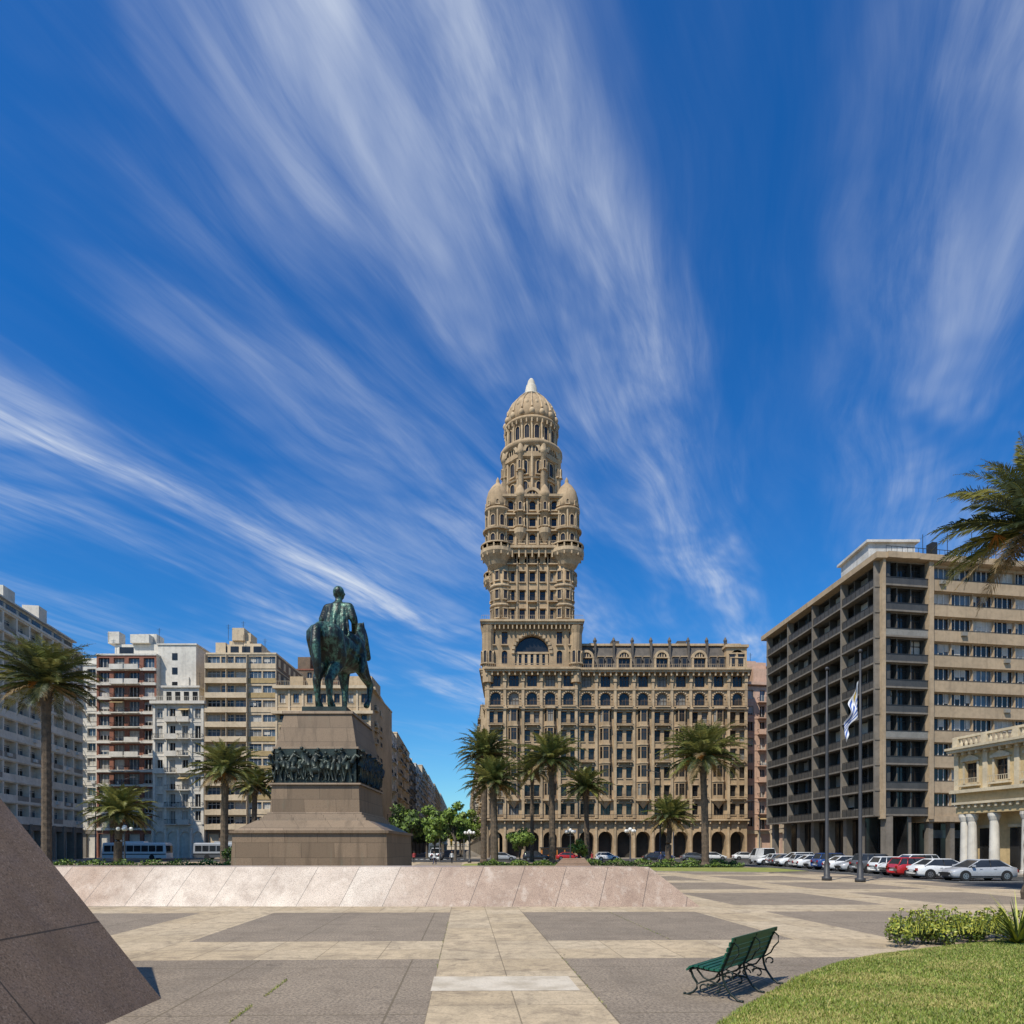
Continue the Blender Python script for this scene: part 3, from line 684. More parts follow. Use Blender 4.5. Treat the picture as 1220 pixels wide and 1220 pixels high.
# ---------------------------------------------------------------- ground, paving, roads
def sheet(name,pts,z,mt):
    mb=MB(); mb.poly([(x,y,z) for x,y in pts],0); return mb.done(name,[mt])
GR=mat('dry_ground',(.24,.21,.17),rough=.95,scale=.05)
sheet('ground',[(-3000,-3000),(3000,-3000),(3000,6000),(-3000,6000)],-.008,GR)
def paving():
    m,N,b=newmat('plaza_paving'); tc=N.n('ShaderNodeTexCoord').outputs['Object']; s=N.sep(tc)
    x=N.m('ADD',N.m('ADD',s[0],N.m('MULTIPLY',s[1],.069)),.52)
    y=N.m('SUBTRACT',N.m('SUBTRACT',s[1],N.m('MULTIPLY',s[0],.03)),13.3)
    u=N.m('FLOORED_MODULO',x,8.4); v=N.m('FLOORED_MODULO',y,9.6)
    band=N.m('MAXIMUM',N.m('LESS_THAN',u,2.45),N.m('LESS_THAN',v,2.6))
    def joints(a,per,w,off=0.0):
        q=N.m('FLOORED_MODULO',N.m('ADD',a,off),per); d=N.m('MINIMUM',q,N.m('SUBTRACT',per,q))
        return N.m('LESS_THAN',d,w)
    jb=N.m('MAXIMUM',joints(x,1.225,.009),joints(y,1.3,.009))
    jg=N.m('MAXIMUM',joints(x,2.975,.016,-2.45),joints(y,3.5,.016,-2.6))
    jj=N.mix(band,jg,jb)
    cellid=N.xyz(N.m('FLOOR',N.m('DIVIDE',x,1.225)),N.m('FLOOR',N.m('DIVIDE',y,1.3)),0.0)
    w=N.white(cellid)
    pid=N.xyz(N.m('FLOOR',N.m('DIVIDE',x,2.975)),N.m('FLOOR',N.m('DIVIDE',y,3.5)),3.0); w2=N.white(pid)
    n1=N.noise(tc,.5,5,.65); n2=N.noise(tc,22,3,.8); n3=N.noise(tc,4,5,.7); n5=N.noise(tc,1.3,5,.7,.8)
    be=N.mix(N.sm(n1,.3,.7),c4((.54,.415,.26)),c4((.40,.31,.195)))
    be=N.mix(N.m('MULTIPLY',w,.5),be,c4((.60,.49,.34)))
    be=N.mix(N.m('MULTIPLY',N.sm(n3,.42,.72),.6),be,c4((.29,.225,.15)))
    gr=N.mix(N.sm(n1,.3,.7),c4((.32,.255,.185)),c4((.235,.19,.14)))
    gr=N.mix(N.m('MULTIPLY',w2,.5),gr,c4((.37,.295,.21)))
    gr=N.mix(N.m('MULTIPLY',N.sm(n2,.40,.62),.7),gr,c4((.11,.09,.07)))
    gr=N.mix(N.m('MULTIPLY',N.sm(n3,.5,.8),.6),gr,c4((.40,.32,.225)))
    c=N.mix(band,gr,be)
    c=N.mix(N.m('MULTIPLY',N.sm(n2,.46,.68),.4),c,c4((.13,.105,.075)))
    c=N.mix(N.m('MULTIPLY',N.sm(n5,.46,.70),.5),c,c4((.16,.125,.09)))
    c=N.mix(N.m('MULTIPLY',jj,.65),c,c4((.12,.095,.06)))
    n4=N.sm(N.noise(tc,2.3,3,.6,.6),.64,.70); c=N.mix(N.m('MULTIPLY',n4,.45),c,c4((.10,.08,.06)))
    N.put(b.inputs['Base Color'],c); b.inputs['Roughness'].default_value=.9; b.inputs['Specular IOR Level'].default_value=.2
    bp=N.n('ShaderNodeBump'); bp.inputs['Strength'].default_value=.5; bp.inputs['Distance'].default_value=.02
    N.put(bp.inputs['Height'],N.m('SUBTRACT',N.m('MULTIPLY',n2,.8),jj)); N.put(b.inputs['Normal'],bp.outputs[0])
    return m
PAV=paving()
ASPH=mat('asphalt',(.06,.058,.055),(.045,.045,.043),rough=.9,scale=.4,bump=.2)
mb=MB(); mb.box(-64,27.5,-30,104,-.006,.0,0); plaza=mb.done('plaza_paving',[PAV])
sheet('road',[(27.6,-30),(38.5,-30),(38.5,104.1),(48,104.1),(48,133),(-70,133),(-72,104.1),(27.6,104.1)],-.003,ASPH)
sheet('avenue_road',[(-24,133),(-9,133),(-52,760),(-67,760)],-.0035,ASPH)
SIDE=mat('sidewalk_tiles',(.33,.28,.22),rough=.9,scale=.6)
mb=MB()
mb.box(38.6,80,-30,104,-.005,.13,0); mb.box(-8.6,48,133.1,170,-.005,.13,0); mb.box(-95,-24.4,133.1,170,-.005,.13,0); mb.box(-95,-64.5,60,133,-.005,.12,0)
mb.done('sidewalk',[SIDE],(0,0,0))
LANE=mat('road_paint_white',(.7,.7,.67),rough=.7,scale=2)
mb=MB()
for i in range(21): mb.poly([(29.0,43.5+i*2.75,.001),(34.5,43.5+i*2.75,.001),(34.5,43.62+i*2.75,.001),(29.0,43.62+i*2.75,.001)],0)
for i in range(14): mb.poly([(-24+i*1.1,126,.001),(-23.4+i*1.1,126,.001),(-23.6+i*1.1,130,.001),(-24.2+i*1.1,130,.001)],0)
for i in range(30): mb.poly([(-16.9-.069*(i*8),135+i*8,.001),(-16.75-.069*(i*8),135+i*8,.001),(-17.0-.069*(i*8),138+i*8,.001),(-17.15-.069*(i*8),138+i*8,.001)],0)
mb.done('road_markings',[LANE])
PALE=mat('pale_concrete_patch',(.60,.52,.40),(.42,.35,.25),rough=.85,scale=1.6,fine=14,bump=.2)
mb=MB(); mb.poly([(-1.25,10.3,.004),(1.05,10.34,.004),(.96,11.5,.004),(-1.33,11.45,.004)],0); mb.done('paving_patch',[PALE])

def granite(name,cols,per=1.55,axis=0,rough=.33,off=0.0,seam2=None,spec=.5,sheen_x=None,fleck=.55):
    m,N,b=newmat(name); tc=N.n('ShaderNodeTexCoord').outputs['Object']; s=N.sep(tc)
    a=N.m('ADD',N.m('ADD',s[axis],off),N.m('MULTIPLY',s[2],-.35 if axis==0 else 0.0)); f=N.m('FLOOR',N.m('DIVIDE',a,per)); w=N.white(N.xyz(f,2.0,1.0)); w2=N.white(N.xyz(f,9.0,4.0))
    if sheen_x: w=N.m('ADD',N.m('MULTIPLY',w,.45),N.m('MULTIPLY',N.m('MULTIPLY',N.sm(s[0],sheen_x[0]-2,sheen_x[0]+1),N.sm(s[0],sheen_x[1]+3,sheen_x[1]-2)),.7),clamp=True)  # sky reflection painted into the stone colour along this x stretch
    q=N.m('FLOORED_MODULO',a,per); d=N.m('MINIMUM',q,N.m('SUBTRACT',per,q)); j=N.m('LESS_THAN',d,.012)
    if seam2 is not None:
        d2=N.m('ABSOLUTE',N.m('SUBTRACT',s[2],seam2)); j=N.m('MAXIMUM',j,N.m('LESS_THAN',d2,.01))
    c=N.mix(w,c4(cols[0]),c4(cols[1])); c=N.mix(N.m('MULTIPLY',w2,.4),c,c4(cols[2]))
    n=N.noise(tc,38,2,.7); c=N.mix(N.m('MULTIPLY',N.sm(n,.48,.62),.6),c,c4((.06,.042,.03)))
    n=N.noise(tc,28,2,.7); c=N.mix(N.m('MULTIPLY',N.sm(n,.55,.68),fleck),c,c4((.50,.37,.26)))
    n=N.noise(tc,.9,5,.6,.4); c=N.mix(N.m('MULTIPLY',N.sm(n,.4,.75),.45),c,c4(tuple(x*.5 for x in cols[0])))
    v=N.xyz(N.m('MULTIPLY',s[0],3),N.m('MULTIPLY',s[1],3),N.m('MULTIPLY',s[2],.4)); n=N.noise(v,1.0,4,.65); c=N.mix(N.m('MULTIPLY',N.sm(n,.5,.75),fleck*.7),c,c4(cols[1]))
    c=N.mix(N.m('MULTIPLY',j,.8),c,c4((.05,.04,.03)))
    N.put(b.inputs['Base Color'],c); N.put(b.inputs['Roughness'],N.sm(N.noise(tc,2,4,.6),.3,.7,rough*.8,rough*1.5)); b.inputs['Specular IOR Level'].default_value=spec
    return m
GW=granite('polished_granite',[(.34,.215,.14),(.62,.53,.43),(.40,.27,.185)],1.62,0,.4,sheen_x=(-14,-5))
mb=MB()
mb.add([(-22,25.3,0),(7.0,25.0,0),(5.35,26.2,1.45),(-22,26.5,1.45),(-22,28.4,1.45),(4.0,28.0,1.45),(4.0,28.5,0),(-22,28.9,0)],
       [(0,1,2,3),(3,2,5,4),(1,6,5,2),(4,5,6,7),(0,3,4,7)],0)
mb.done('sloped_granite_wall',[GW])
GW2=granite('granite_brown',[(.235,.15,.095),(.29,.19,.125),(.21,.135,.088)],3.9,1,.55,.4,1.12,.15,fleck=.35)
mb=MB()
mb.add([(-4.75,-3,0),(-5.12,9.8,0),(-8.5,9.9,4.12),(-8.1,-3,4.12),(-12,9.9,4.12),(-12,-3,4.12),(-15,9.9,0),(-15,-3,0)],
       [(0,1,2,3),(3,2,4,5),(5,4,6,7),(1,6,4,2),(0,3,5,7)],0)
mb.done('granite_wedge_wall',[GW2])
mb=MB(); mb.add([(3.2,60,0),(7.6,60,0),(6.6,61,1.25),(4.6,61,1.25),(7,63,0),(4,63,0)],[(0,1,2,3),(1,4,2),(0,3,5),(3,2,4,5)],0); mb.done('small_granite_wedge',[GW2],(5,61,0))

# ---------------------------------------------------------------- monument
def pedmat(name,col,rough=.55):
    m,N,b=newmat(name); tc=N.n('ShaderNodeTexCoord').outputs['Object']; s=N.sep(tc)
    h=N.m('ADD',s[0],s[1]); row=N.m('FLOOR',N.m('DIVIDE',s[2],.82))
    hx=N.m('ADD',h,N.m('MULTIPLY',row,.9)); bid=N.xyz(N.m('FLOOR',N.m('DIVIDE',hx,1.8)),row,1.0); w=N.white(bid)
    q=N.m('FLOORED_MODULO',hx,1.8); q2=N.m('FLOORED_MODULO',s[2],.82)
    j=N.m('MAXIMUM',N.m('LESS_THAN',q,.03),N.m('LESS_THAN',q2,.03))
    c=N.mix(w,c4(col),c4(tuple(x*.72 for x in col)))
    c=N.mix(N.m('MULTIPLY',N.sm(N.noise(tc,24,2,.7),.45,.65),.45),c,c4(tuple(x*.45 for x in col)))
    v=N.xyz(N.m('MULTIPLY',s[0],2),N.m('MULTIPLY',s[1],2),N.m('MULTIPLY',s[2],.2)); c=N.mix(N.m('MULTIPLY',N.sm(N.noise(v,1.0,4,.65),.48,.72),.55),c,c4(tuple(x*.38 for x in col)))
    c=N.mix(N.m('MULTIPLY',N.sm(N.noise(v,1.7,4,.65),.58,.8),.35),c,c4((.16,.20,.14)))
    c=N.mix(N.m('MULTIPLY',j,.65),c,c4(tuple(x*.3 for x in col)))
    N.put(b.inputs['Base Color'],c); b.inputs['Roughness'].default_value=rough; b.inputs['Specular IOR Level'].default_value=.25
    return m
PED=pedmat('pedestal_granite',(.25,.175,.11)); PEDL=pedmat('pedestal_granite_light',(.38,.28,.19))
BRZD=mat('dark_bronze',(.04,.055,.045),(.02,.025,.022),rough=.45,scale=1.5,metal=.4,bump=.3)
def bronze():
    m,N,b=newmat('green_bronze'); tc=N.n('ShaderNodeTexCoord').outputs['Object']
    s=N.sep(tc); v=N.xyz(s[0],s[1],N.m('MULTIPLY',s[2],.3))
    n=N.noise(v,2.4,5,.7); c=N.mix(N.sm(n,.44,.60),c4((.018,.022,.018)),c4((.085,.18,.13)))
    n=N.noise(tc,6,4,.65); c=N.mix(N.m('MULTIPLY',N.sm(n,.46,.62),.8),c,c4((.014,.017,.015)))
    N.put(b.inputs['Base Color'],c); b.inputs['Roughness'].default_value=.42; b.inputs['Metallic'].default_value=.35
    bp=N.n('ShaderNodeBump'); bp.inputs['Strength'].default_value=.5; bp.inputs['Distance'].default_value=.08
    N.put(bp.inputs['Height'],N.noise(tc,5,4,.65)); N.put(b.inputs['Normal'],bp.outputs[0]); return m
BRZ=bronze()
pcx,pcy=-11.1,41.2
mb=MB()
def sl(wx,wy,z0,z1,wx2=None,wy2=None,mi=0):
    wx2=wx2 or wx; wy2=wy2 or wy
    mb.frust((pcx-wx,pcx+wx,pcy-wy,pcy+wy),(pcx-wx2,pcx+wx2,pcy-wy2,pcy+wy2),z0,z1,mi)
sl(4.4,4.6,0,.5); sl(4.3,4.5,.5,3.0,4.22,4.42,0); sl(4.36,4.56,3.0,3.15,mi=0)
sl(4.15,4.4,3.15,3.72,3.1,3.9,0)
for i,(a,z) in enumerate([(2.95,3.72),(2.8,3.88),(2.66,4.04)]): sl(a,a+.85,z,z+.16,mi=1)
sl(2.52,3.4,4.2,5.75,2.45,3.3,0); sl(2.58,3.45,5.75,5.85,mi=1)
sl(2.32,3.2,5.85,7.8,2.27,3.15,0); sl(2.42,3.25,7.8,7.92,mi=1)
sl(2.28,3.15,7.92,9.85,1.92,2.8,0); sl(2.02,2.9,9.85,10.0,mi=1)
ped=mb.done('pedestal',[PED,PEDL])
mb=MB()
def fig(x,z,sc_,horse):
    if horse:
        mb.sphere((x,0,z+.7*sc_),.42*sc_,0,8,(1.5,.5,.75)); mb.tube([(x+.5*sc_,-.05,z+.8*sc_),(x+.8*sc_,-.12,z+1.25*sc_),(x+1.0*sc_,-.12,z+1.1*sc_)],[.2*sc_,.13*sc_,.08*sc_],6)
        for q in(-.45,-.2,.3,.5): mb.tube([(x+q*sc_,-.05,z+.6*sc_),(x+(q+U(-.15,.2))*sc_,-.08,z+.3*sc_),(x+(q+U(-.1,.1))*sc_,-.05,z)],[.12*sc_,.07*sc_,.05*sc_],5)
        x0,z0=x,z+.9*sc_
    else:
        x0,z0=x,z+.75*sc_
        for q in(-.08,.1): mb.tube([(x+q,-.03,z0),(x+q*1.8,-.1,z+.35*sc_),(x+q*2.2,-.05,z)],[.13*sc_,.09*sc_,.06*sc_],5)
    l=U(-.2,.2); mb.tube([(x0,-.05,z0),(x0+l*.5,-.1,z0+.3*sc_),(x0+l,-.1,z0+.5*sc_)],[.16*sc_,.2*sc_,.1*sc_],6)
    mb.sphere((x0+l*1.2,-.14,z0+.68*sc_),.12*sc_,0,7)
    mb.tube([(x0+l,-.1,z0+.45*sc_),(x0+l+U(-.4,.4),-.16,z0+U(.2,.6)*sc_)],[.08*sc_,.05*sc_],5)
hw,hy=2.4,3.28
for (p0,p1) in (((pcx-hw,pcy-hy),(pcx+hw,pcy-hy)),((pcx+hw,pcy-hy),(pcx+hw,pcy+hy)),((pcx-hw,pcy+hy),(pcx-hw,pcy-hy)),((pcx+hw,pcy+hy),(pcx-hw,pcy+hy))):
    m,W=place(p0,p1); mb.push(m); mb.box(0.02,W-.02,.02,.1,5.87,7.78,0)
    n=int(W/.22)
    for i in range(n): fig(.3+i*(W-.6)/n+U(-.1,.1),5.9+U(0,.45),U(.8,.98),i%3==1)
    mb.pop()
frz=mb.done('bronze_relief',[BRZD])
# equestrian figure, fused by voxel remesh
mb=MB()
def limb(pts):
    P=[p[:3] for p in pts]; Rr=[p[3] for p in pts]
    for i in range(len(pts)-1):
        a=Vector(P[i]);b=Vector(P[i+1]); n=max(2,int((b-a).length/.03))
        for k in range(n+1):
            t=k/n; c=a.lerp(b,t); r=Rr[i]*(1-t)+Rr[i+1]*t; mb.sphere(tuple(c),r,0,10)
limb([(0,-.72,1.36,.28),(0,-.4,1.28,.32),(0,0,1.22,.33),(0,.35,1.24,.32),(0,.58,1.32,.27),(0,.8,1.55,.2),(0,.95,1.8,.155),(0,1.05,2.0,.125)])
for sx in(-1,1): limb([(sx*.13,-.70,1.36,.24),(sx*.16,-.55,1.05,.2),(sx*.15,-.50,.9,.15),(sx*.13,-.72,.62,.09),(sx*.12,-.80,.52,.085),(sx*.12,-.76,.2,.052),(sx*.12,-.74,.14,.064),(sx*.12,-.67,.04,.08)])
limb([(0,1.05,2.0,.125),(0,1.2,1.9,.11),(0,1.42,1.64,.075),(0,1.47,1.56,.07)])
for sx in(-1,1): limb([(sx*.06,1.03,2.08,.04),(sx*.07,1.03,2.18,.02)]); 
limb([(-.15,.5,1.2,.18),(-.15,.52,.92,.12),(-.14,.55,.62,.075),(-.14,.52,.2,.05),(-.14,.53,.14,.06),(-.14,.58,.04,.078)])
limb([(.17,.52,1.2,.18),(.22,.70,.98,.12),(.25,.95,.82,.078),(.26,.86,.5,.052),(.26,.80,.44,.055),(.26,.72,.36,.07)])
limb([(0,-.95,1.50,.06),(0,-1.08,1.38,.085),(0.01,-1.13,1.1,.10),(0.02,-1.1,.8,.09),(.02,-1.06,.55,.06),(.02,-1.03,.38,.02)])
for i in range(9): t=i/8; limb([(0,.62+.42*t,1.62+.5*t,.07),(.05,.6+.38*t,1.56+.45*t,.04)])
# rider: seated about 0.9 m above the saddle
def rz(z): return 1.56+(z-1.66)*.86
def rl(pts): limb([(p[0]*.92,p[1],rz(p[2]) if p[2]>1.6 else p[2]-.06,p[3]*.9) for p in pts])
rl([(0,-.08,1.66,.21),(0,-.10,1.88,.18),(0,-.12,2.1,.205),(0,-.11,2.26,.18)])
for sx in(-1,1): rl([(sx*.08,-.1,2.26,.15),(sx*.22,-.1,2.28,.115)])
rl([(0,-.1,2.35,.095),(0,-.08,2.5,.08)])
hz=rz(2.62)
mb.sphere((0,-.06,hz),.12,0,12,(.88,1.0,1.1)); mb.sphere((0,-.09,hz+.03),.118,0,12,(.95,1,1.0)); mb.sphere((0,.05,hz-.02),.028,0,6)
for sx in(-1,1): mb.sphere((sx*.105,-.06,hz-.01),.03,0,6)
for sx in(-1,1):
    rl([(sx*.24,-.1,2.28,.11),(sx*.34,-.12,2.03,.095),(sx*.36,-.1,1.96,.08),(sx*.22,.2,1.86,.06),(sx*.1,.33,1.84,.055)])
    rl([(sx*.1,-.02,1.68,.16),(sx*.28,.18,1.55,.135),(sx*.38,.28,1.36,.105),(sx*.41,.20,1.1,.085),(sx*.42,.13,.94,.06),(sx*.42,.25,.88,.055),(sx*.42,.38,.87,.04)])
for sx in(-1,1):
    for k in range(6): y=-.34+k*.09; limb([(sx*.12,y,1.54,.06),(sx*.29,y,1.38,.05),(sx*.335,y+.01,1.22+.02*(k%2),.03)])
for k in range(7):
    a=(k-3)/3; rl([(a*.21,-.2+.05*abs(a),2.3,.055),(a*.24,-.28+.08*abs(a),2.05,.03+.022*(k%2)),(a*.28,-.32+.1*abs(a),1.75,.03+.022*(k%2)),(a*.30,-.36+.12*abs(a),1.62,.03)])
me=bpy.data.meshes.new('tmp'); me.from_pydata(mb.v,[],mb.f); ob=bpy.data.objects.new('tmp',me); sc.collection.objects.link(ob)
md=ob.modifiers.new('r','REMESH'); md.mode='VOXEL'; md.voxel_size=.018; md.use_smooth_shade=True
md=ob.modifiers.new('s','SMOOTH'); md.iterations=2; md.factor=.5
dg=bpy.context.evaluated_depsgraph_get(); ev=ob.evaluated_get(dg); me2=bpy.data.meshes.new_from_object(ev)
bpy.data.objects.remove(ob)
S=3.12
me2.transform(Matrix.Scale(S,4)); me2.materials.clear(); me2.materials.append(BRZ)
for p in me2.polygons: p.use_smooth=True; p.material_index=0
st=bpy.data.objects.new('horse_and_rider',me2); sc.collection.objects.link(st)
st.location=(pcx+.55,pcy+.1,10.28); st.rotation_euler=(0,0,math.radians(-9))
mb=MB(); mb.box(pcx-.95,pcx+1.6,pcy-2.7,pcy+2.7,10.0,10.3,0); pl=mb.done('bronze_plinth',[BRZD])
emp=bpy.data.objects.new('equestrian_monument',None); sc.collection.objects.link(emp)
emp.location=(pcx,pcy,0)
for o in(ped,frz,st,pl):
    o.parent=emp; o.location=o.location-Vector((pcx,pcy,0)) 

# ---------------------------------------------------------------- palms
PF=[mat('palm_green',(.115,.14,.028),(.085,.11,.02),rough=.5,scale=1),mat('palm_green_light',(.26,.25,.06),(.19,.19,.045),rough=.45,scale=1),
    mat('palm_dark',(.05,.066,.018),rough=.55,scale=1),mat('palm_dead',(.26,.18,.08),rough=.8,scale=1),
    mat('palm_trunk_bark',(.14,.10,.065),(.07,.055,.04),rough=.95,scale=3,bump=1.0,bscale=9),mat('palm_dates',(.55,.22,.03),rough=.6,scale=3)]
def palm(x,y,h,cr,tr=.38,nf=95,dates=0,leafw=.055,seed=0,nl=20,yellow=.3):
    random.seed(seed+int(x*7)); mb=MB(); lean=(U(-.3,.3),U(-.3,.3))
    n=max(8,int(h*3)); pts=[];rad=[]
    for i in range(n+1):
        t=i/n; pts.append((x+lean[0]*t*t,y+lean[1]*t*t,t*(h-.3))); r=tr*(1.25 if t<.04 else 1-.18*t)*(1+.06*(i%2))
        if t>.86: r*=1+(t-.86)*3.2
        rad.append(r)
    mb.tube(pts,rad,10,4,False)
    c=Vector((x+lean[0],y+lean[1],h))
    for i in range(60):
        a=i*2.4; z=h-.2-U(0,1)*min(1.7,h*.2); r=tr*1.15
        mb.add([(c.x+r*math.cos(a-.15),c.y+r*math.sin(a-.15),z),(c.x+r*math.cos(a+.15),c.y+r*math.sin(a+.15),z),(c.x+(r+.3)*math.cos(a),c.y+(r+.3)*math.sin(a),z+.35)],[(0,1,2)],pick([3,4,3]))
    for i in range(nf):
        f=(i+.5)/nf; az=i*2.39996+U(-.25,.25)
        e0=math.radians(88-f*f*55-f*62+U(-9,9)); L=cr*U(.82,1.12)*(.82+.26*math.sin(min(1,f*1.25)*math.pi*.8))
        droop=math.radians(U(32,70))*(1.0 if f<.75 else .6)
        col=pick([0,0,1,1,2]) if f>.35 else pick([0,1,1])
        if f>.72: col=pick([2,0,2,3,0]) 
        if f>.92: col=pick([3,3,2])
        if R()<yellow*.3: col=1
        hd=Vector((math.cos(az),math.sin(az),0)); sd=Vector((-math.sin(az),math.cos(az),0)); up=Vector((0,0,1))
        p=c+hd*.2; seg=nl; st_=L/seg; rp=[]
        tw=U(-.4,.4)
        for k in range(seg+1):
            t=k/seg; e=e0-droop*t*t*1.0-droop*.25*t
            d=hd*math.cos(e)+up*math.sin(e); nrm=hd*(-math.sin(e))+up*math.cos(e)
            if k: p=p+d*st_
            rp.append(tuple(p))
            if t<.1: continue
            sn=max(.001,math.sin(min(1,.12+t*.95)*math.pi)); ll=cr*.17*sn**.6+.05
            for sgn in(-1,1):
                for jj in(0,1):
                    ld=(sd*sgn*(.82)+d*(.55+.3*t)+nrm*U(-.05,.42)+up*(-.12)+sd*tw*.1).normalized()*ll*U(.8,1.1)
                    q=p+d*st_*.5*jj; w=d*leafw*.5
                    tip=q+ld+up*(-ll*.18)
                    mid=q+ld*.5
                    mb.add([tuple(q-w*.5),tuple(q+w*.5),tuple(mid+w),tuple(tip),tuple(mid-w)],[(0,1,2,3,4)],col)
        mb.tube([rp[j] for j in range(0,seg+1,4)],[.045,.035,.03,.02,.015,.01],3,3 if col==3 else 1)
    for i in range(dates):
        a=U(0,6.28); e=U(-.5,.5); d=Vector((math.cos(a)*math.cos(e),math.sin(a)*math.cos(e),math.sin(e)-.1)); L=cr*U(.25,.42)
        q=c+d*L; mb.tube([tuple(c),tuple(q)],.03,4,5)
        for k in range(26): 
            s=q+Vector((U(-.35,.35),U(-.35,.35),U(-.7,.1)))*cr*.25; mb.tube([tuple(q),tuple(s)],.025,3,5)
    return mb.done('date_palm',PF,(x,y,0))
palm(-40.2,58,16.4,4.7,.42,115,1,.07,1,24)
palm(-47,80,6.4,4.4,.45,95,2,.09,2,yellow=1)
palm(-34.3,80,11.4,4.5,.45,100,7,.09,3,yellow=1)
palm(-42.3,110,12.3,4.2,.45,85,3,.12,4,yellow=1)
palm(-36.5,108,14,3.8,.45,70,2,.12,5)
palm(-4.0,95,15.4,4.7,.45,95,1,.10,6)
palm(-2.2,84,10.4,4.3,.5,95,1,.10,7)
palm(5.4,90,14.0,4.7,.45,100,1,.10,8)
palm(3.1,104,14.0,3.9,.3,70,0,.11,9)
palm(11.4,102,11.3,4.2,.42,85,1,.11,10)
palm(21.6,75,12.4,4.9,.4,110,9,.09,11,yellow=1)
palm(20,86,6.0,3.6,.4,75,2,.10,12,yellow=1)
palm(22.2,28.5,15.8,4.0,.4,100,2,.045,13,30,yellow=.8)

# ---------------------------------------------------------------- broadleaf trees, shrubs
LG=[mat('leaf_green',(.09,.14,.025),(.06,.10,.02),rough=.6),mat('leaf_light',(.17,.25,.035),rough=.6),mat('leaf_dark',(.03,.05,.015),rough=.7),mat('bark',(.1,.08,.06),rough=.9,scale=4,bump=.6)]
def leaves(mb,c,r,n,size,cols,sq=(1,1,.8)):
    for i in range(n):
        v=Vector((random.gauss(0,1),random.gauss(0,1),random.gauss(0,1))).normalized(); rr=r*(.45+.6*R()**.6)
        p=Vector((c[0]+v.x*rr*sq[0],c[1]+v.y*rr*sq[1],c[2]+v.z*rr*sq[2]))
        if p.z<.01: p.z=.01
        a=Vector((U(-1,1),U(-1,1),U(-1,1))).normalized(); b=a.cross(v)
        if b.length<.1: continue
        b.normalize(); s=size*U(.6,1.3)
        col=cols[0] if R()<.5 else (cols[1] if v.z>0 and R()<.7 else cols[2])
        mb.add([tuple(p-a*s),tuple(p+b*s*.55),tuple(p+a*s),tuple(p-b*s*.55)],[(0,1,2,3)],col)
def tree(name,x,y,h,cr,size=.3,n=2400,mats=LG,seed=0,cols=(0,1,2)):
    random.seed(seed); mb=MB(); th=h*.38
    mb.tube([(x,y,0),(x+U(-.1,.1),y,th*.6),(x+U(-.2,.2),y,th*1.3)],[.28,.2,.14],8,3)
    nb=11
    for i in range(nb):
        a=i*2.4; rr=cr*.62*math.sqrt((i+.5)/nb); z=h*.66+U(-.22,.22)*h+(.12*h if rr<cr*.3 else 0)
        c=(x+rr*math.cos(a),y+rr*math.sin(a),z)
        mb.tube([(x,y,th*.9),(x+(c[0]-x)*.5,y+(c[1]-y)*.5,th+(z-th)*.6),c],[.1,.07,.03],5,3)
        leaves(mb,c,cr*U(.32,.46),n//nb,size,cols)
    return mb.done(name,mats,(x,y,0))
tl=[(-15.5,102,8,2.4),(-11.5,100,7,2.0),(-13.5,126,8.5,2.6),(-9.5,112,9.5,3.2),(-22,130,10,3.5),(-18,142,11,3.6),(-24.5,150,10,3.6),(-9.5,150,10,3.4),(-26,165,10,3.6),(-13,170,11,3.6),(-28,185,11,3.8),(-15,195,11,4),(-30,210,11,4),(-16.5,225,12,4),(-33,240,11,4),(-20,262,12,4.2),(-37,280,12,4.4),(-24,310,12,4.4),(-41,330,12,4.6)]
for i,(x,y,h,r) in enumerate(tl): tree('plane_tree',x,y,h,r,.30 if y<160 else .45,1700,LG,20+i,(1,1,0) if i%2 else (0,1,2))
tree('small_leafy_tree',1.2,98,5.2,2.5,.22,2000,LG,55,(1,1,0)); tree('small_leafy_tree',9.5,96,3.2,1.7,.2,1200,LG,56,(1,1,0))
tree('small_leafy_tree',-30,72,2.0,1.3,.15,800,LG,57)
def hedge(name,x0,x1,y0,y1,h,n,size=.12,mats=LG,cols=(0,1,2)):
    mb=MB()
    for i in range(n):
        x=U(x0,x1);y=U(y0,y1);z=U(.02,h)*(.75+.25*math.sin(x*2.1)+.1*math.sin(x*5))
        a=Vector((U(-1,1),U(-1,1),U(-.3,1))).normalized(); b=a.cross(Vector((U(-1,1),U(-1,1),U(-1,1)))).normalized(); s=size*U(.6,1.4)
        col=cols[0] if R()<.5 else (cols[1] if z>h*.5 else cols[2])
        mb.add([(x-a.x*s,y-a.y*s,max(.01,z-a.z*s)),(x+b.x*s*.6,y+b.y*s*.6,z+b.z*s*.6),(x+a.x*s,y+a.y*s,z+a.z*s),(x-b.x*s*.6,y-b.y*s*.6,max(.01,z-b.z*s*.6))],[(0,1,2,3)],col)
    return mb.done(name,mats,((x0+x1)/2,(y0+y1)/2,0))
hedge('hedge',-52,-24,70,72,1.0,5000); hedge('hedge',-4,8,78,80,.8,2500); hedge('hedge',9,27,80,82,.9,4000); hedge('hedge',-60,-48,62,64,1.1,2500)
hedge('hedge',13.5,24.5,70.5,72,.6,2500)
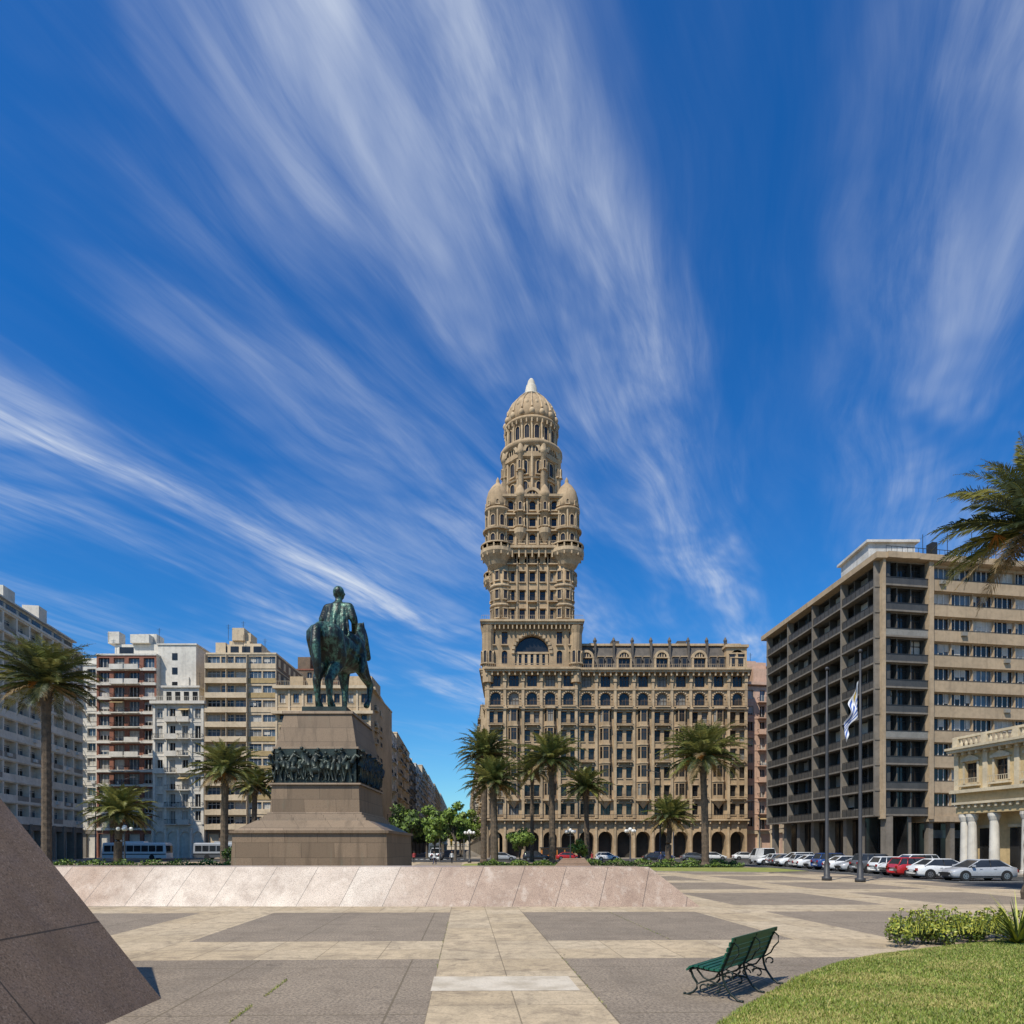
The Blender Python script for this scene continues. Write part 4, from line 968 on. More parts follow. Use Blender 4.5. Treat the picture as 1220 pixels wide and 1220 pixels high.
def lawnmat(name,a,b_,c_):
    m,N,b=newmat(name); tc=N.n('ShaderNodeTexCoord').outputs['Object']
    n=N.noise(tc,.9,5,.65); n2=N.noise(tc,14,4,.7)
    c=N.mix(N.sm(n,.35,.65),c4(a),c4(b_)); c=N.mix(N.m('MULTIPLY',N.sm(n2,.45,.7),.6),c,c4(c_))
    N.put(b.inputs['Base Color'],c); b.inputs['Roughness'].default_value=.9
    bp=N.n('ShaderNodeBump'); bp.inputs['Strength'].default_value=.8; bp.inputs['Distance'].default_value=.05; N.put(bp.inputs['Height'],N.noise(tc,25,4,.7)); N.put(b.inputs['Normal'],bp.outputs[0])
    return m
LAWN=lawnmat('lawn',(.20,.24,.04),(.31,.28,.07),(.11,.135,.025))
for nm,pts in (('lawn',[(13,60),(22,57.5),(26.5,60),(27,70),(13.5,74)]),('lawn',[(-50,64),(-26,64),(-26,76),(-50,76)]),('lawn',[(-6,76),(8.5,76),(9,86),(-6,88)])):
    mb=MB(); mb.poly([(x,y,.125) for x,y in pts],0)
    for i in range(len(pts)):
        a=pts[i];b=pts[(i+1)%len(pts)]; mb.poly([(a[0],a[1],0),(b[0],b[1],0),(b[0],b[1],.125),(a[0],a[1],.125)],1)
    mb.done(nm,[LAWN,SIDE],(pts[0][0],pts[0][1],0))
edge=[(2.3,7.6),(2.55,8.38),(3.1,9.2),(3.7,9.95),(4.8,11.4),(6.26,12.9),(7.5,13.8),(8.8,14.5),(10.5,15.4),(13,16.4),(16,17)]
def lawnh(x,y,d): return .02+.22*(1-math.exp(-d*.55))
mb=MB()
rings=8; ctr=Vector((13,7,0)); pts=[];fs=[]
bd=[Vector((x,y,0)) for x,y in edge]+[Vector((22,14,0)),Vector((22,0,0)),Vector((2.0,0,0)),Vector((2.1,4,0))]
dense=[]
for i in range(len(bd)):
    a=bd[i];b=bd[(i+1)%len(bd)]
    for k in range(4): dense.append(a.lerp(b,k/4))
n=len(dense)
for j in range(rings+1):
    t=(j/rings)**1.7*.97
    for p in dense:
        q=p.lerp(ctr,t); d=(q-p).length; pts.append((q.x,q.y,lawnh(q.x,q.y,d)-(.03 if j==0 else 0)))
for j in range(rings):
    for i in range(n): fs.append((j*n+i,j*n+(i+1)%n,(j+1)*n+(i+1)%n,(j+1)*n+i))
fs.append(tuple(rings*n+i for i in range(n)))
mb.add(pts,fs,0,True); lawn=mb.done('lawn',[LAWN],(0,0,0))
from mathutils.bvhtree import BVHTree
bv=BVHTree.FromPolygons([Vector(v) for v in mb.v],mb.f)
GB=[mat('grass_blade',(.23,.285,.045),(.18,.23,.035),rough=.6,scale=3),mat('grass_blade_yellow',(.42,.37,.12),rough=.7,scale=3),mat('grass_blade_dark',(.11,.15,.025),rough=.6,scale=3)]
random.seed(5); mb=MB(); cnt=0
def pip(x,y):
    c=False;k=len(bd)
    for i in range(k):
        a=bd[i];b=bd[i-1]
        if (a.y>y)!=(b.y>y) and x<(b.x-a.x)*(y-a.y)/(b.y-a.y)+a.x: c=not c
    return c
vv=[];ff=[];mm=[]
while cnt<70000:
    x=U(2.2,14);y=U(7.0,16.3)
    if x/y>.85: continue
    x+=random.gauss(0,.03)
    if not pip(x,y): continue
    h=bv.ray_cast(Vector((x,y,2)),Vector((0,0,-1)))[0]
    if h is None: continue
    a=U(0,6.28); s=.006+.0006*y; L=U(.02,.05); l=(U(-.03,.03),U(-.03,.03)); o=len(vv)
    vv+= [(x-s*math.cos(a),y-s*math.sin(a),h.z-.005),(x+s*math.cos(a),y+s*math.sin(a),h.z-.005),(x+l[0],y+l[1],h.z+L)]
    pt=math.sin(x*1.7+math.sin(y*1.3)*1.5)*math.sin(y*1.9+x*.6)
    ff.append((o,o+1,o+2)); mm.append(pick([0,0,1,1,1]) if pt>.35 else pick([0,0,0,1,2])); cnt+=1
mb.v=vv;mb.f=ff;mb.mi=mm;mb.sm=[False]*len(ff); mb.done('grass',GB,(5,10,0))
mb=MB()
for (xp,ya,yb,n) in((-2.97,8.4,11.6,500),(-.52,12,20,90),(4.9,16,24,120),(1.93,9,14,60)):
    for i in range(n):
        y=ya+(yb-ya)*R(); 
        if n>300 and math.sin(y*7)+math.sin(y*3.1)<-.2: continue
        x=xp-.069*y+random.gauss(0,.012); a=U(0,6.28); L=U(.01,.045)
        mb.add([(x-.006*math.cos(a),y-.006*math.sin(a),0),(x+.006*math.cos(a),y+.006*math.sin(a),0),(x+U(-.03,.03),y+U(-.03,.03),L)],[(0,1,2)],pick([0,1,2]))
mb.done('joint_weeds',GB)
SH=[mat('shrub_leaf',(.17,.22,.03),rough=.5,scale=2),mat('shrub_leaf_light',(.38,.38,.05),rough=.5,scale=2),mat('shrub_leaf_dark',(.05,.075,.015),rough=.6,scale=2),LG[3]]
random.seed(31); mb=MB()
for i in range(20):
    x=8.7+i*.17+U(-.15,.15); y=15.0+U(-.3,.6)+.12*i*.5; c=(x,y,.30+U(-.08,.16)); leaves(mb,c,U(.18,.36),360,.042,(0,1,2)); mb.tube([(x,y,0),c],.015,4,3)
for i in range(120):
    x=U(8.6,12);y=U(14.7,15.6); q=(x+U(-.15,.15),y+U(-.15,.15),U(.55,.85)); mb.tube([(x,y,.3),q],.006,3,1)
    leaves(mb,q,.06,6,.04,(0,1,1))
mb.done('flowering_shrub',SH,(10,15,0))
mb=MB(); random.seed(33)
for i in range(110):
    a=U(0,6.28); e=U(.3,1.45); L=U(.8,1.3); c=Vector((11.0,14.6,.1)); hd=Vector((math.cos(a),math.sin(a),0)); sd=Vector((-math.sin(a),math.cos(a),0)); pp=[];p=c.copy()
    for k in range(5):
        ee=e-.35*k*.4; w=.035*(1-k/4.2); pp+= [tuple(p-sd*w),tuple(p+sd*w)]; p=p+(hd*math.cos(ee)+Vector((0,0,math.sin(ee))))*L/4
    mb.add(pp,[(2*k,2*k+1,2*k+3,2*k+2) for k in range(4)],pick([0,0,1,2]))
mb.done('spiky_agave_plant',SH,(11.0,14.6,0))

# ---------------------------------------------------------------- park bench
GP=mat('green_paint',(.012,.095,.055),(.01,.065,.04),rough=.38,scale=3,fine=10,bump=.08); GI=mat('cast_iron_green_black',(.012,.022,.018),rough=.45,scale=6)
def bench():
    L=1.75
    R0=Vector((3.18,9.55,0)); ax=math.atan2(1.36,1.14)
    M0=Matrix.Translation(R0)@Matrix.Rotation(ax,4,'Z')
    emp=bpy.data.objects.new('park_bench',None); sc.collection.objects.link(emp); emp.location=R0
    def fin(mb,nm,m):
        o=mb.done(nm,m,tuple(R0)); o.parent=emp; o.location=(0,0,0)
    prof=[(.70,.395),(.66,.43),(.58,.445),(.50,.44),(.42,.43),(.34,.42),(.26,.42)]
    mb=MB(); mb.push(M0)
    for i,(y,z) in enumerate(prof):
        t=math.atan2(prof[max(i-1,0)][1]-prof[min(i+1,6)][1],prof[max(i-1,0)][0]-prof[min(i+1,6)][0])
        mb.push(Matrix.Translation((0,y,z))@Matrix.Rotation(t,4,'X')); mb.frust((-.05,L+.05,-.033,.033),(-.045,L+.045,-.028,.028),-.0,.026,0); mb.pop()
    mb.pop(); fin(mb,'seat',[GP])
    mb=MB(); mb.push(M0)
    bp=[(.20,.50),(.165,.58),(.135,.66),(.105,.74),(.07,.82),(.03,.885)]
    for i,(y,z) in enumerate(bp):
        t=math.radians(68+ i*3.0)
        mb.push(Matrix.Translation((0,y,z))@Matrix.Rotation(-t,4,'X')); mb.frust((-.05,L+.05,-.034,.034),(-.045,L+.045,-.029,.029),-.013,.013,0); mb.pop()
    mb.pop(); fin(mb,'backrest',[GP])
    def arc(c,r,a0,a1,n=14,r1=None): 
        r1=r if r1 is None else r1
        return [(c[0]+(r+(r1-r)*i/n)*math.cos(a0+(a1-a0)*i/n),c[1]+(r+(r1-r)*i/n)*math.sin(a0+(a1-a0)*i/n)) for i in range(n+1)]
    for k,x in enumerate((.04,L/2,L-.04)):
        mb=MB(); mb.push(M0)
        T=lambda pts,r=.016: mb.tube([(x,a,b) for a,b in pts],r,7,0)
        T([(.02,.90),(.085,.74),(.13,.62),(.18,.50),(.22,.42),(.30,.40),(.45,.405),(.60,.42),(.68,.40),(.715,.35)],.018)
        T([(.70,.38),(.66,.28),(.60,.20),(.60,.12),(.66,.05),(.74,.012),(.78,.012)],.018)
        T([(.22,.42),(.20,.30),(.16,.20),(.08,.09),(-.02,.02),(-.06,.012)],.018)
        T([(.25,.40),(.33,.29),(.42,.26),(.50,.29),(.60,.40)],.014); T([(.16,.20),(.28,.22),(.42,.255),(.52,.22),(.60,.18)],.013)
        T(arc((.30,.14),.09,0,5.2,18,.03),.012); T(arc((.50,.12),.08,math.pi,-2.2,18,.03),.012)
        T(arc((.10,.36),.075,-.5,4.5,14,.03),.012)
        T([(.04,.84),(-.03,.78),(-.03,.68),(.04,.60),(.09,.50),(.20,.42)],.012)
        T([(-.06,.013),(-.10,.013)],.022); T([(.78,.013),(.81,.013)],.022)
        mb.pop(); fin(mb,'iron_support_%d'%(k+1),[GI])
    mb=MB(); mb.push(M0); mb.tube([(.04,.42,.26),(L-.04,.42,.26)],.01,6,0); mb.pop(); fin(mb,'cross_rod',[GI])
bench()

# ---------------------------------------------------------------- vehicles
def paint(name,c): return mat(name,c,tuple(x*.93 for x in c),rough=.28,scale=2,coat=.6,spec=.5)
PAINTS={'silver':paint('car_paint_silver',(.38,.39,.40)),'red':paint('car_paint_red',(.42,.02,.02)),'white':paint('car_paint_white',(.72,.72,.70)),'grey':paint('car_paint_grey',(.10,.105,.11)),
 'blue':paint('car_paint_blue',(.02,.06,.20)),'dark':paint('car_paint_dark',(.02,.022,.025)),'orange':paint('paint_orange',(.6,.2,.03))}
RUB=mat('tyre_rubber',(.02,.02,.02),rough=.85); HUB=mat('wheel_alloy',(.4,.4,.4),rough=.35,metal=.8); REDL=mat('tail_lamp',(.35,.01,.01),rough=.2); WL=mat('head_lamp',(.7,.7,.68),rough=.1); TRIM=mat('black_trim',(.02,.02,.02),rough=.5)
CG=glassmat('car_glass',(.03,.035,.04),.05)
def car(x,y,ang,col,kind='sedan',s=1.0):
    mb=MB()
    mb.push(Matrix.Translation((x,y,.002))@Matrix.Rotation(ang,4,'Z')@Matrix.Scale(s,4))
    if kind=='sedan': st=[(-2.22,.38,.62,.70),(-2.15,.25,.88,.80),(-1.6,.2,.98,.86),(-1.2,.2,.97,.88),(0,.2,.93,.89),(1.0,.2,.90,.88),(1.6,.2,.82,.85),(2.05,.22,.70,.78),(2.22,.32,.55,.66)]; cb=[(-1.75,-1.0,.25,1.15)]; H=1.43
    elif kind=='hatch': st=[(-1.95,.35,.70,.74),(-1.9,.25,.95,.80),(-1.5,.2,.98,.84),(0,.2,.94,.86),(.9,.2,.92,.85),(1.5,.2,.82,.82),(1.85,.22,.68,.74),(1.97,.32,.55,.66)]; cb=[(-1.85,-1.5,.2,1.05)]; H=1.47
    elif kind=='suv': st=[(-2.2,.42,.8,.78),(-2.12,.32,1.08,.86),(-1.6,.28,1.1,.9),(0,.28,1.06,.92),(1.0,.28,1.04,.9),(1.75,.28,.96,.87),(2.1,.3,.8,.8),(2.22,.4,.62,.72)]; cb=[(-2.05,-1.7,.25,1.1)]; H=1.68
    else: st=[(-2.6,.35,.9,.9),(-2.55,.28,1.2,.95),(-1,.25,1.2,.97),(1.2,.25,1.18,.96),(1.9,.25,1.1,.92),(2.4,.28,.85,.86),(2.55,.36,.6,.76)]; cb=[(-2.52,-2.4,1.0,1.95)]; H=2.15
    ring=[]
    for (xx,zl,zt,w) in st:
        zm=zl+(zt-zl)*.55
        half=[(w*.55,zl-.02),(w*.93,zl),(w,zl+.14),(w*1.0,zm),(w*.975,zt-.07),(w*.90,zt),(w*.45,zt+.025)]
        ring.append([(xx,a,b) for a,b in half]+[(xx,-a,b) for a,b in reversed(half)])
    n=len(ring[0]); pts=[p for r in ring for p in r]; fs=[]
    for j in range(len(ring)-1):
        for i in range(n): fs.append((j*n+i,j*n+(i+1)%n,(j+1)*n+(i+1)%n,(j+1)*n+i))
    fs.append(tuple(range(n))); fs.append(tuple((len(ring)-1)*n+i for i in reversed(range(n)))); mb.add(pts,fs,0,True)
    b0,t0,t1,b1=cb[0]; zb=st[len(st)//2][2]-.02; wb=st[len(st)//2][3]*.93; wt=wb*.76
    mb.add([(b0,wb,zb),(b1,wb,zb),(t1,wt,H-.05),(t0,wt,H-.05),(b0,-wb,zb),(b1,-wb,zb),(t1,-wt,H-.05),(t0,-wt,H-.05)],[(0,1,2,3),(5,4,7,6),(1,5,6,2),(4,0,3,7)],1)
    e=.05
    mb.add([(t0-e,wt+.01,H-.07),(t1+e,wt+.01,H-.07),(t1+e*.0,wt*.85,H),(t0,wt*.85,H),(t0-e,-wt-.01,H-.07),(t1+e,-wt-.01,H-.07),(t1,-wt*.85,H),(t0,-wt*.85,H)],[(0,1,2,3),(5,4,7,6),(3,2,6,7),(1,5,6,2),(4,0,3,7)],0,True)
    for sg in(1,-1):
        for f0,f1 in((b0,t0),(b1,t1)): mb.tube([(f0,sg*wb*1.005,zb),(f1,sg*(wt+.01),H-.06)],.045,5,0)
        fm=(b0+b1)/2-.05; mb.tube([(fm,sg*wb*1.003,zb),((t0+t1)/2,sg*(wt+.012),H-.06)],.035,4,4)
        if kind in('suv','hatch','van'): fm=b0+.65; mb.tube([(fm,sg*wb*1.003,zb),(t0+.45,sg*(wt+.012),H-.06)],.04,4,0)
        if kind=='van': mb.add([(b0,sg*(wb+.02),zb-.02),(.1,sg*(wb+.02),zb-.02),(.1,sg*(wt+.03),H-.06),(t0,sg*(wt+.03),H-.06)],[(0,1,2,3)],0)
        mb.box(b1-.35,b1-.17,sg*(wb+.14)-.07,sg*(wb+.14)+.07,zb+.03,zb+.16,0)
        mb.box(st[1][0]+.9,st[-2][0]-.9,sg*(st[3][3]+.005)-.012,sg*(st[3][3]+.005)+.012,.26,.34,4)
        for xs in(-.6,.35): mb.box(xs-.1,xs+.08,sg*(st[3][3]*.99)-.02,sg*(st[3][3]*.99)+.02,zb-.15,zb-.12,5)
        for wx in(st[0][0]+.85,st[-1][0]-.85):
            wv=st[3][3]
            for (r,y0,y1,mi) in((.385,wv-.02,wv+.006,4),(.325,wv-.19,wv+.022,2),(.2,wv-.1,wv+.03,5)):
                nn=18; p=[]
                for yy in(y0,y1): p+=[(wx+r*math.cos(2*math.pi*i/nn),sg*yy,.325+r*math.sin(2*math.pi*i/nn)) for i in range(nn)]
                mb.add(p,[tuple(range(nn)),tuple(range(nn,2*nn))]+[(i,(i+1)%nn,nn+(i+1)%nn,nn+i) for i in range(nn)],mi)
            for q in range(5):
                a=q*1.256; mb.box(wx+.12*math.cos(a)-.03,wx+.12*math.cos(a)+.03,sg*(wv+.032)-.002,sg*(wv+.032)+.002,.325+.12*math.sin(a)-.03,.325+.12*math.sin(a)+.03,2)
        mb.box(st[0][0]-.005,st[0][0]+.16,sg*.62-.14,sg*.62+.14,st[1][2]-.3,st[1][2]-.12,3)
        mb.box(st[-1][0]-.2,st[-1][0]-.02,sg*.56-.14,sg*.56+.14,st[-1][2]-.02,st[-1][2]+.1,6)
    mb.box(st[-1][0]-.06,st[-1][0]+.015,-.45,.45,.32,.5,4); mb.box(st[0][0]-.015,st[0][0]+.04,-.26,.26,.48,.6,6)
    mb.pop()
    nm={'sedan':'parked_car','hatch':'parked_car','suv':'parked_car','van':'white_van'}[kind]
    return mb.done(nm,[PAINTS[col],CG,RUB,REDL,TRIM,HUB,WL],(x,y,0))
random.seed(12)
seq=[('silver','sedan'),('white','sedan'),('red','hatch'),('white','suv'),('white','hatch'),('grey','suv'),('silver','sedan'),('white','sedan'),('blue','suv'),('silver','hatch'),('white','sedan'),('silver','hatch'),('white','suv'),('grey','sedan'),('white','hatch'),('white','sedan')]
for i,(c,k) in enumerate(seq):
    y=45.2+i*2.72; x=31.3+U(-.25,.25)+(y-45)*.055-(.8 if i in(1,2) else 0)
    car(x,y,(0 if i%3 else math.pi)+U(-.04,.04),c,k)
car(33.5,90,1.6,'white','van')
for (x,y,a,c,k) in [(36.5,95,1.5,'red','hatch'),(24,112,0,'dark','sedan'),(30.5,112.5,0,'grey','sedan'),(16,113,0,'white','hatch'),(4,112,0.02,'dark','suv'),(-1.5,114,0,'silver','sedan'),(-13.5,120,1.6,'white','van'),(-19.5,116,1.6,'grey','suv'),(-17,150,1.6,'dark','sedan'),(-20,162,1.6,'white','hatch'),(36,120,0,'white','sedan'),(42,121,0,'white','sedan'),(27,120,0,'blue','hatch'),(-28,116,.0,'blue','hatch'),(-34,114,0,'white','sedan'),(10,119,0,'red','sedan')]:
    car(x,y,a,c,k)
def bus(x,y,ang,L=11.5,c1='white',c2='red'):
    mb=MB(); mb.push(Matrix.Translation((x,y,0))@Matrix.Rotation(ang,4,'Z')); h=L/2
    mb.frust((-h,h,-1.22,1.22),(-h+.02,h-.04,-1.25,1.25),.35,1.15,1); mb.frust((-h+.02,h-.04,-1.24,1.24),(-h+.12,h-.2,-1.18,1.18),1.15,2.95,0); mb.frust((-h+.12,h-.2,-1.18,1.18),(-h+.3,h-.4,-1.0,1.0),2.95,3.12,0)
    for sg in(1,-1):
        n=8
        for i in range(n):
            a=-h+.4+i*(L-.9)/n; mb.add([(a,sg*1.245,1.5),(a+(L-.9)/n-.12,sg*1.245,1.5),(a+(L-.9)/n-.12,sg*1.215,2.6),(a,sg*1.215,2.6)],[(0,1,2,3)],2)
        mb.box(-h+.1,h-.1,sg*1.262-.008,sg*1.262+.008,.95,1.12,3)
        for wx in(-h+2.6,h-2.6):
            nn=16;r=.48;p=[]
            for yy in(1.0,1.285): p+=[(wx+r*math.cos(2*math.pi*i/nn),sg*yy,.48+r*math.sin(2*math.pi*i/nn)) for i in range(nn)]
            mb.add(p,[tuple(range(nn)),tuple(range(nn,2*nn))]+[(i,(i+1)%nn,nn+(i+1)%nn,nn+i) for i in range(nn)],3)
    mb.box(h-.16,h-.02,-1.1,1.1,1.3,2.6,2); mb.box(-h-.0,-h+.1,-1.0,1.0,1.6,2.6,2); mb.box(-2,1.5,-.8,.8,3.1,3.4,0)
    mb.pop(); mb.done('city_bus',[PAINTS[c1],PAINTS[c2],CG,RUB],(x,y,0))
bus(-68,122,0.02,c2='white'); bus(-54,127,.02,c1='silver',c2='grey'); bus(-15.5,138,1.62,c1='grey',c2='white')

# ---------------------------------------------------------------- poles, flag, lamps
POLE=mat('pole_dark_paint',(.05,.05,.052),rough=.5,scale=3); GLOBE=mat('opal_globe',(.8,.78,.72),rough=.3,scale=3)
def flagpole(x,y,h,r=.1):
    mb=MB(); mb.lathe(x,y,[(.32,0),(.32,.25),(.2,.3),(.17,1.2),(r*1.2,1.3),(r*.9,h*.6),(r*.5,h-.15)],12,0,True); mb.sphere((x,y,h),.13,0,8); mb.tube([(x+.12,y,1.3),(x+.1,y,h-.2)],.01,4,0)
    return mb
flagpole(21.1,45,14.2).done('flagpole',[POLE],(21.1,45,0)); flagpole(22.3,43,14.8).done('flagpole',[POLE],(22.3,43,0))
FW=mat('flag_white_cloth',(.75,.75,.75),rough=.8); FBL=mat('flag_blue_cloth',(.05,.12,.40),rough=.8); FY=mat('flag_sun_gold',(.7,.45,.05),rough=.7)
mb=MB(); nu,nv=34,18; pts=[]
for i in range(nu+1):
    for j in range(nv+1):
        u=3.4*i/nu; v=1.9*j/nv
        x=22.2-.02-u*.24-.10*math.sin(v*3.2+u*1.1)*min(1,u)-.08*math.sin(u*4+v); y=43-.24*math.sin(u*3.1+v*2.6)*min(1,u*1.5); z=12.9-v*(1-.3*u/3.4)-u*.78
        pts.append((x,y,z))
for i in range(nu):
    for j in range(nv):
        k=i*(nv+1)+j; mi=(j*9//nv)%2
        if i<nu*.34 and j<nv*.5: mi=2 if (i-nu*.17)**2/9+(j-nv*.25)**2/5<1 else 0
        mb.add([pts[k],pts[k+1],pts[k+nv+2],pts[k+nv+1]],[(0,1,2,3)],mi,True)
mb.done('striped_flag',[FW,FBL,FY],(22.2,43,11))
def globelamp(x,y,h=4.2):
    mb=MB(); mb.lathe(x,y,[(.28,0),(.25,.3),(.14,.4),(.1,1.4),(.08,1.5),(.06,h-.4),(.09,h-.3)],10,0,True)
    for i in range(4):
        a=i*math.pi/2+.4; ex,ey=x+.65*math.cos(a),y+.65*math.sin(a); mb.tube([(x,y,h-.7),(x+.4*math.cos(a),y+.4*math.sin(a),h-.75),(ex,ey,h-.45)],.03,5,0); mb.sphere((ex,ey,h-.22),.24,1,10)
    mb.sphere((x,y,h+.0),.27,1,10); mb.done('globe_street_lamp',[POLE,GLOBE],(x,y,0))
for x,y in((15.5,88),(-45,78),(-26,74),(8,92),(-6.2,98)): globelamp(x,y,4.6)
def mast(x,y,h,a=0):
    mb=MB(); mb.tube([(x,y,0),(x,y,h*.6),(x,y,h)],[.12,.09,.06],8,0); mb.tube([(x,y,h-.1),(x+1.5*math.cos(a),y+1.5*math.sin(a),h+.25)],.035,5,0)
    mb.box(x+1.5*math.cos(a)-.3,x+1.5*math.cos(a)+.3,y+1.5*math.sin(a)-.12,y+1.5*math.sin(a)+.12,h+.18,h+.3,0); mb.done('street_light_mast',[POLE],(x,y,0))
for x,y,h,a in((19.2,87,12,3.1),(-50,86,11,0),(-11.2,104,8,3.1),(25,104,8,1.6),(-23.5,105,9,0),(-25.2,136,9,0),(-9.7,136,9,3.1),(36.9,100,9,3.1),(-62,100,9,0)): mast(x,y,h,a)
SIGY=mat('signal_yellow',(.5,.35,.02),rough=.5)
def signal(x,y):
    mb=MB(); mb.tube([(x,y,0),(x,y,3.4)],.06,6,0); mb.box(x-.16,x+.16,y-.14,y+.14,2.5,3.45,1)
    for k in range(3): mb.sphere((x,y-.14,2.65+.3*k),.09,2+(k==2),8,(1,.4,1))
    mb.done('traffic_light',[POLE,SIGY,GLD,REDL],(x,y,0))
signal(-9.3,103); signal(-24.6,104)
mb=MB(); mb.box(5.5,11.5,128,129.2,-.003,2.1,0); mb.box(5.3,11.7,127.8,129.4,2.1,2.3,1)
for q in range(4): mb.box(5.8+q*1.45,7.0+q*1.45,127.93,127.99,.9,1.9,1)
mb.done('orange_kiosk',[PAINTS['orange'],TRIM],(8.5,128,0))
SK=mat('skin',(.35,.2,.13),rough=.6)
def person(x,y,face,c1,c2,h=1.72):
    mb=MB(); s=h/1.75; mb.push(Matrix.Translation((x,y,0))@Matrix.Rotation(face,4,'Z')@Matrix.Scale(s,4))
    for sg,st_ in((-1,.22),(1,-.22)):
        mb.tube([(sg*.09,0,.9),(sg*.1,st_*.5,.5),(sg*.1,st_-.06,.09)],[.095,.065,.045],7,1); mb.tube([(sg*.1,st_-.08,.045),(sg*.1,st_+.13,.035)],[.045,.035],6,3)
        mb.tube([(sg*.19,0,1.42),(sg*.25,-st_*.3,1.14),(sg*.23,-st_*.9+.06,.88)],[.055,.042,.032],6,0); mb.sphere((sg*.23,-st_*.95+.07,.84),.045,2,6,(.7,1,1.3))
    mb.tube([(0,0,.86),(0,0,1.0),(0,0,1.2),(0,0,1.38),(0,0,1.46)],[.15,.145,.155,.17,.08],9,0); mb.tube([(0,0,1.44),(0,.01,1.55)],.05,6,2)
    mb.sphere((0,.01,1.64),.1,2,10,(.85,1,1.2)); mb.sphere((0,-.015,1.67),.105,3,10,(.9,1,1.1)); mb.sphere((0,.11,1.63),.018,2,5)
    mb.pop(); mb.done('pedestrian',[c1,c2,SK,TRIM],(x,y,0))
SHc=[mat('cloth_red',(.35,.05,.05)),mat('cloth_white',(.6,.6,.58)),mat('cloth_navy',(.03,.04,.1)),mat('cloth_dark',(.03,.03,.03))]
for x,y,f,a,b in((-14,96,.2,0,3),(-10.4,90,1.8,1,2),(26.2,92,1.0,1,3),(17.3,78,2,2,3),(-8.5,95,3,1,3),(10.5,88,1.2,0,2)): person(x,y,f,SHc[a],SHc[b])

# ---------------------------------------------------------------- light, sky, camera
sd=Vector((-.58,-.77,0)).normalized(); el=math.radians(53)
S3=Vector((sd.x*math.cos(el),sd.y*math.cos(el),math.sin(el)))
ld=bpy.data.lights.new('sun','SUN'); ld.energy=5.0; ld.angle=math.radians(.5); ld.color=(1,.94,.83)
lo=bpy.data.objects.new('sun',ld); sc.collection.objects.link(lo); lo.rotation_euler=(-S3).to_track_quat('-Z','Y').to_euler(); lo.location=(-50,-80,150)
w=bpy.data.worlds.new('World'); sc.world=w; w.use_nodes=True; N=NT(w.node_tree); bg=w.node_tree.nodes['Background']
sky=N.n('ShaderNodeTexSky',sky_type='NISHITA'); sky.sun_disc=False; sky.sun_elevation=el; sky.sun_rotation=math.atan2(sd.x,sd.y); sky.air_density=1.0; sky.dust_density=.3; sky.ozone_density=3.0
hs=N.n('ShaderNodeHueSaturation'); hs.inputs['Saturation'].default_value=1.3; hs.inputs['Value'].default_value=1.0; w.node_tree.links.new(sky.outputs[0],hs.inputs['Color'])
g=N.n('ShaderNodeTexCoord').outputs['Generated']; s=N.sep(g)
tint=N.mix(N.sm(s[2],.02,.55),c4((.72,1.2,1.45)),c4((.42,1.28,1.75)))
deep=N.mix(1.0,hs.outputs[0],tint,'MULTIPLY')
z=N.m('MAXIMUM',s[2],.04); px=N.m('DIVIDE',s[0],z); py=N.m('DIVIDE',s[1],z)
q=N.m('SUBTRACT',N.m('MULTIPLY',px,.9),N.m('MULTIPLY',py,.44)); r=N.m('ADD',N.m('MULTIPLY',px,.44),N.m('MULTIPLY',py,.9))
w1=N.m('SUBTRACT',N.noise(N.xyz(N.m('MULTIPLY',q,1.1),N.m('MULTIPLY',r,.6),0.0),1.0,2,.5),.5); q2=N.m('ADD',q,N.m('MULTIPLY',w1,.42))
cr=N.n('ShaderNodeValToRGB'); cr.color_ramp.interpolation='EASE'
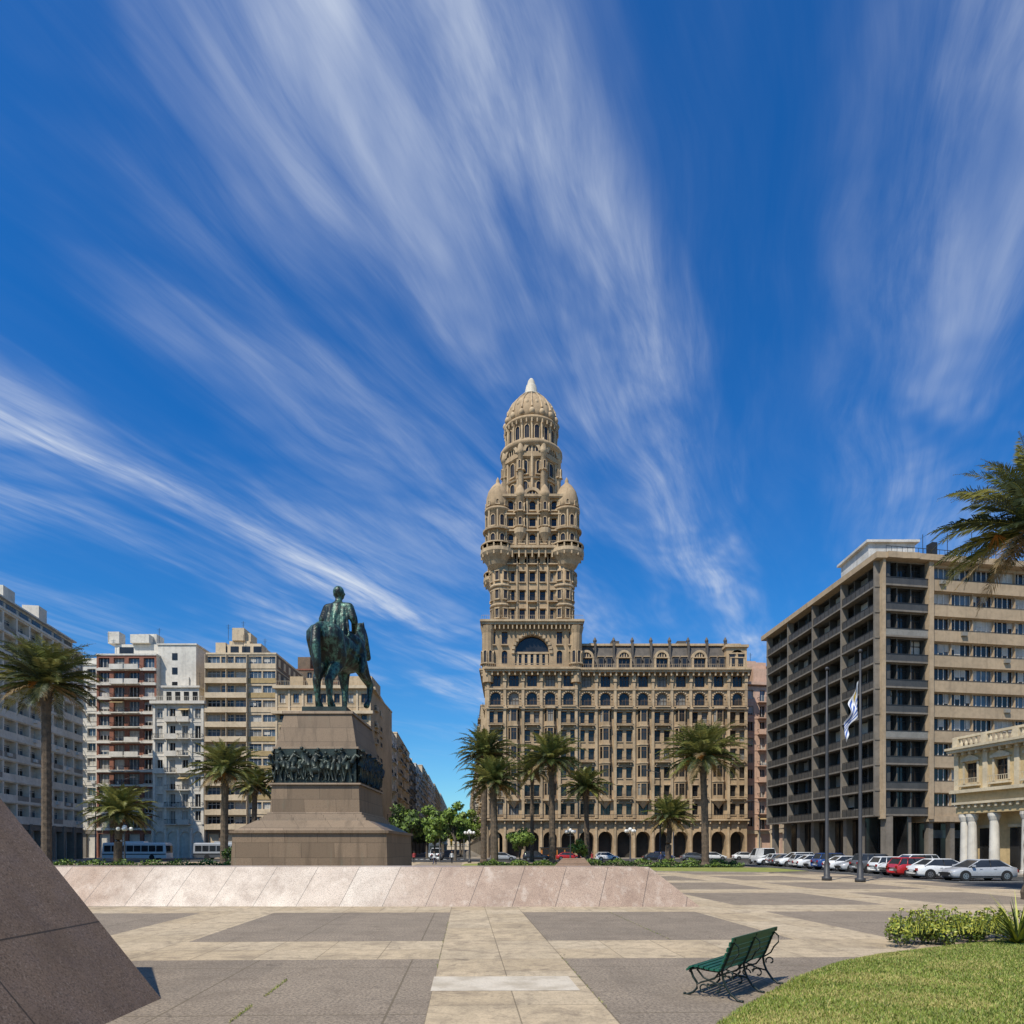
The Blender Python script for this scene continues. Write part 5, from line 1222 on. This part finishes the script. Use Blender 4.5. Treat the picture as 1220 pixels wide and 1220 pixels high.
stops=[(-3.4,.15),(-2.5,.2),(-2.1,.6),(-1.92,.25),(-1.7,.95),(-1.52,.35),(-1.25,.2),(-1.02,.45),(-.8,.22),(-.62,.45),(-.45,.8),(-.34,.5),(-.24,.05),(-.08,.03),(.03,.18),(.16,.42),(.35,.36),(.7,.12)]
els=cr.color_ramp.elements
while len(els)>1: els.remove(els[-1])
for i,(a,b) in enumerate(stops):
    p=(a+3.4)/4.2; e=els[0] if i==0 else els.new(p); e.position=p; e.color=(b,b,b,1)
w.node_tree.links.new(N.m('DIVIDE',N.m('ADD',q2,3.4),4.2),cr.inputs[0])
# broad patches, wispy bodies and fine fibres at three scales
n1=N.noise(N.xyz(N.m('MULTIPLY',q2,2.0),N.m('MULTIPLY',r,.9),3.0),1.0,4,.6,.4)
w2=N.m('SUBTRACT',N.noise(N.xyz(N.m('MULTIPLY',q,2.2),N.m('MULTIPLY',r,.9),1.0),1.0,2,.55),.5)
q3=N.m('ADD',q,N.m('MULTIPLY',w2,.22))
n2=N.noise(N.xyz(N.m('MULTIPLY',q3,6.5),N.m('MULTIPLY',r,.9),7.0),1.0,7,.64,.3)
n3=N.noise(N.xyz(N.m('MULTIPLY',q3,24),N.m('MULTIPLY',r,3.4),2.0),1.0,4,.65,.4)
d=N.m('MULTIPLY',cr.outputs[0],N.sm(n1,.36,.68,.06,1.3))
f=N.m('MULTIPLY',d,N.m('ADD',N.sm(n2,.34,.72,.12,1.1),N.m('MULTIPLY',N.m('SUBTRACT',n3,.5),.55)))
veil=N.m('MULTIPLY',N.m('MULTIPLY',cr.outputs[0],.09),N.sm(n1,.3,.6))
fade=N.sm(s[2],.09,.26); f=N.m('MULTIPLY',N.m('ADD',N.m('MULTIPLY',f,fade),veil),.92,clamp=True)
col=N.mix(f,deep,c4((7.2,8.0,9.4)))
N.put(bg.inputs['Color'],col); bg.inputs['Strength'].default_value=.09
cd=bpy.data.cameras.new('camera'); cd.sensor_width=36; cd.lens=800/1220*36; cd.shift_y=(1010-610)/1220; cd.clip_end=8000; cd.clip_start=.1
co=bpy.data.objects.new('camera',cd); sc.collection.objects.link(co); co.location=(0,0,2.2); co.rotation_euler=(math.pi/2,0,0); sc.camera=co
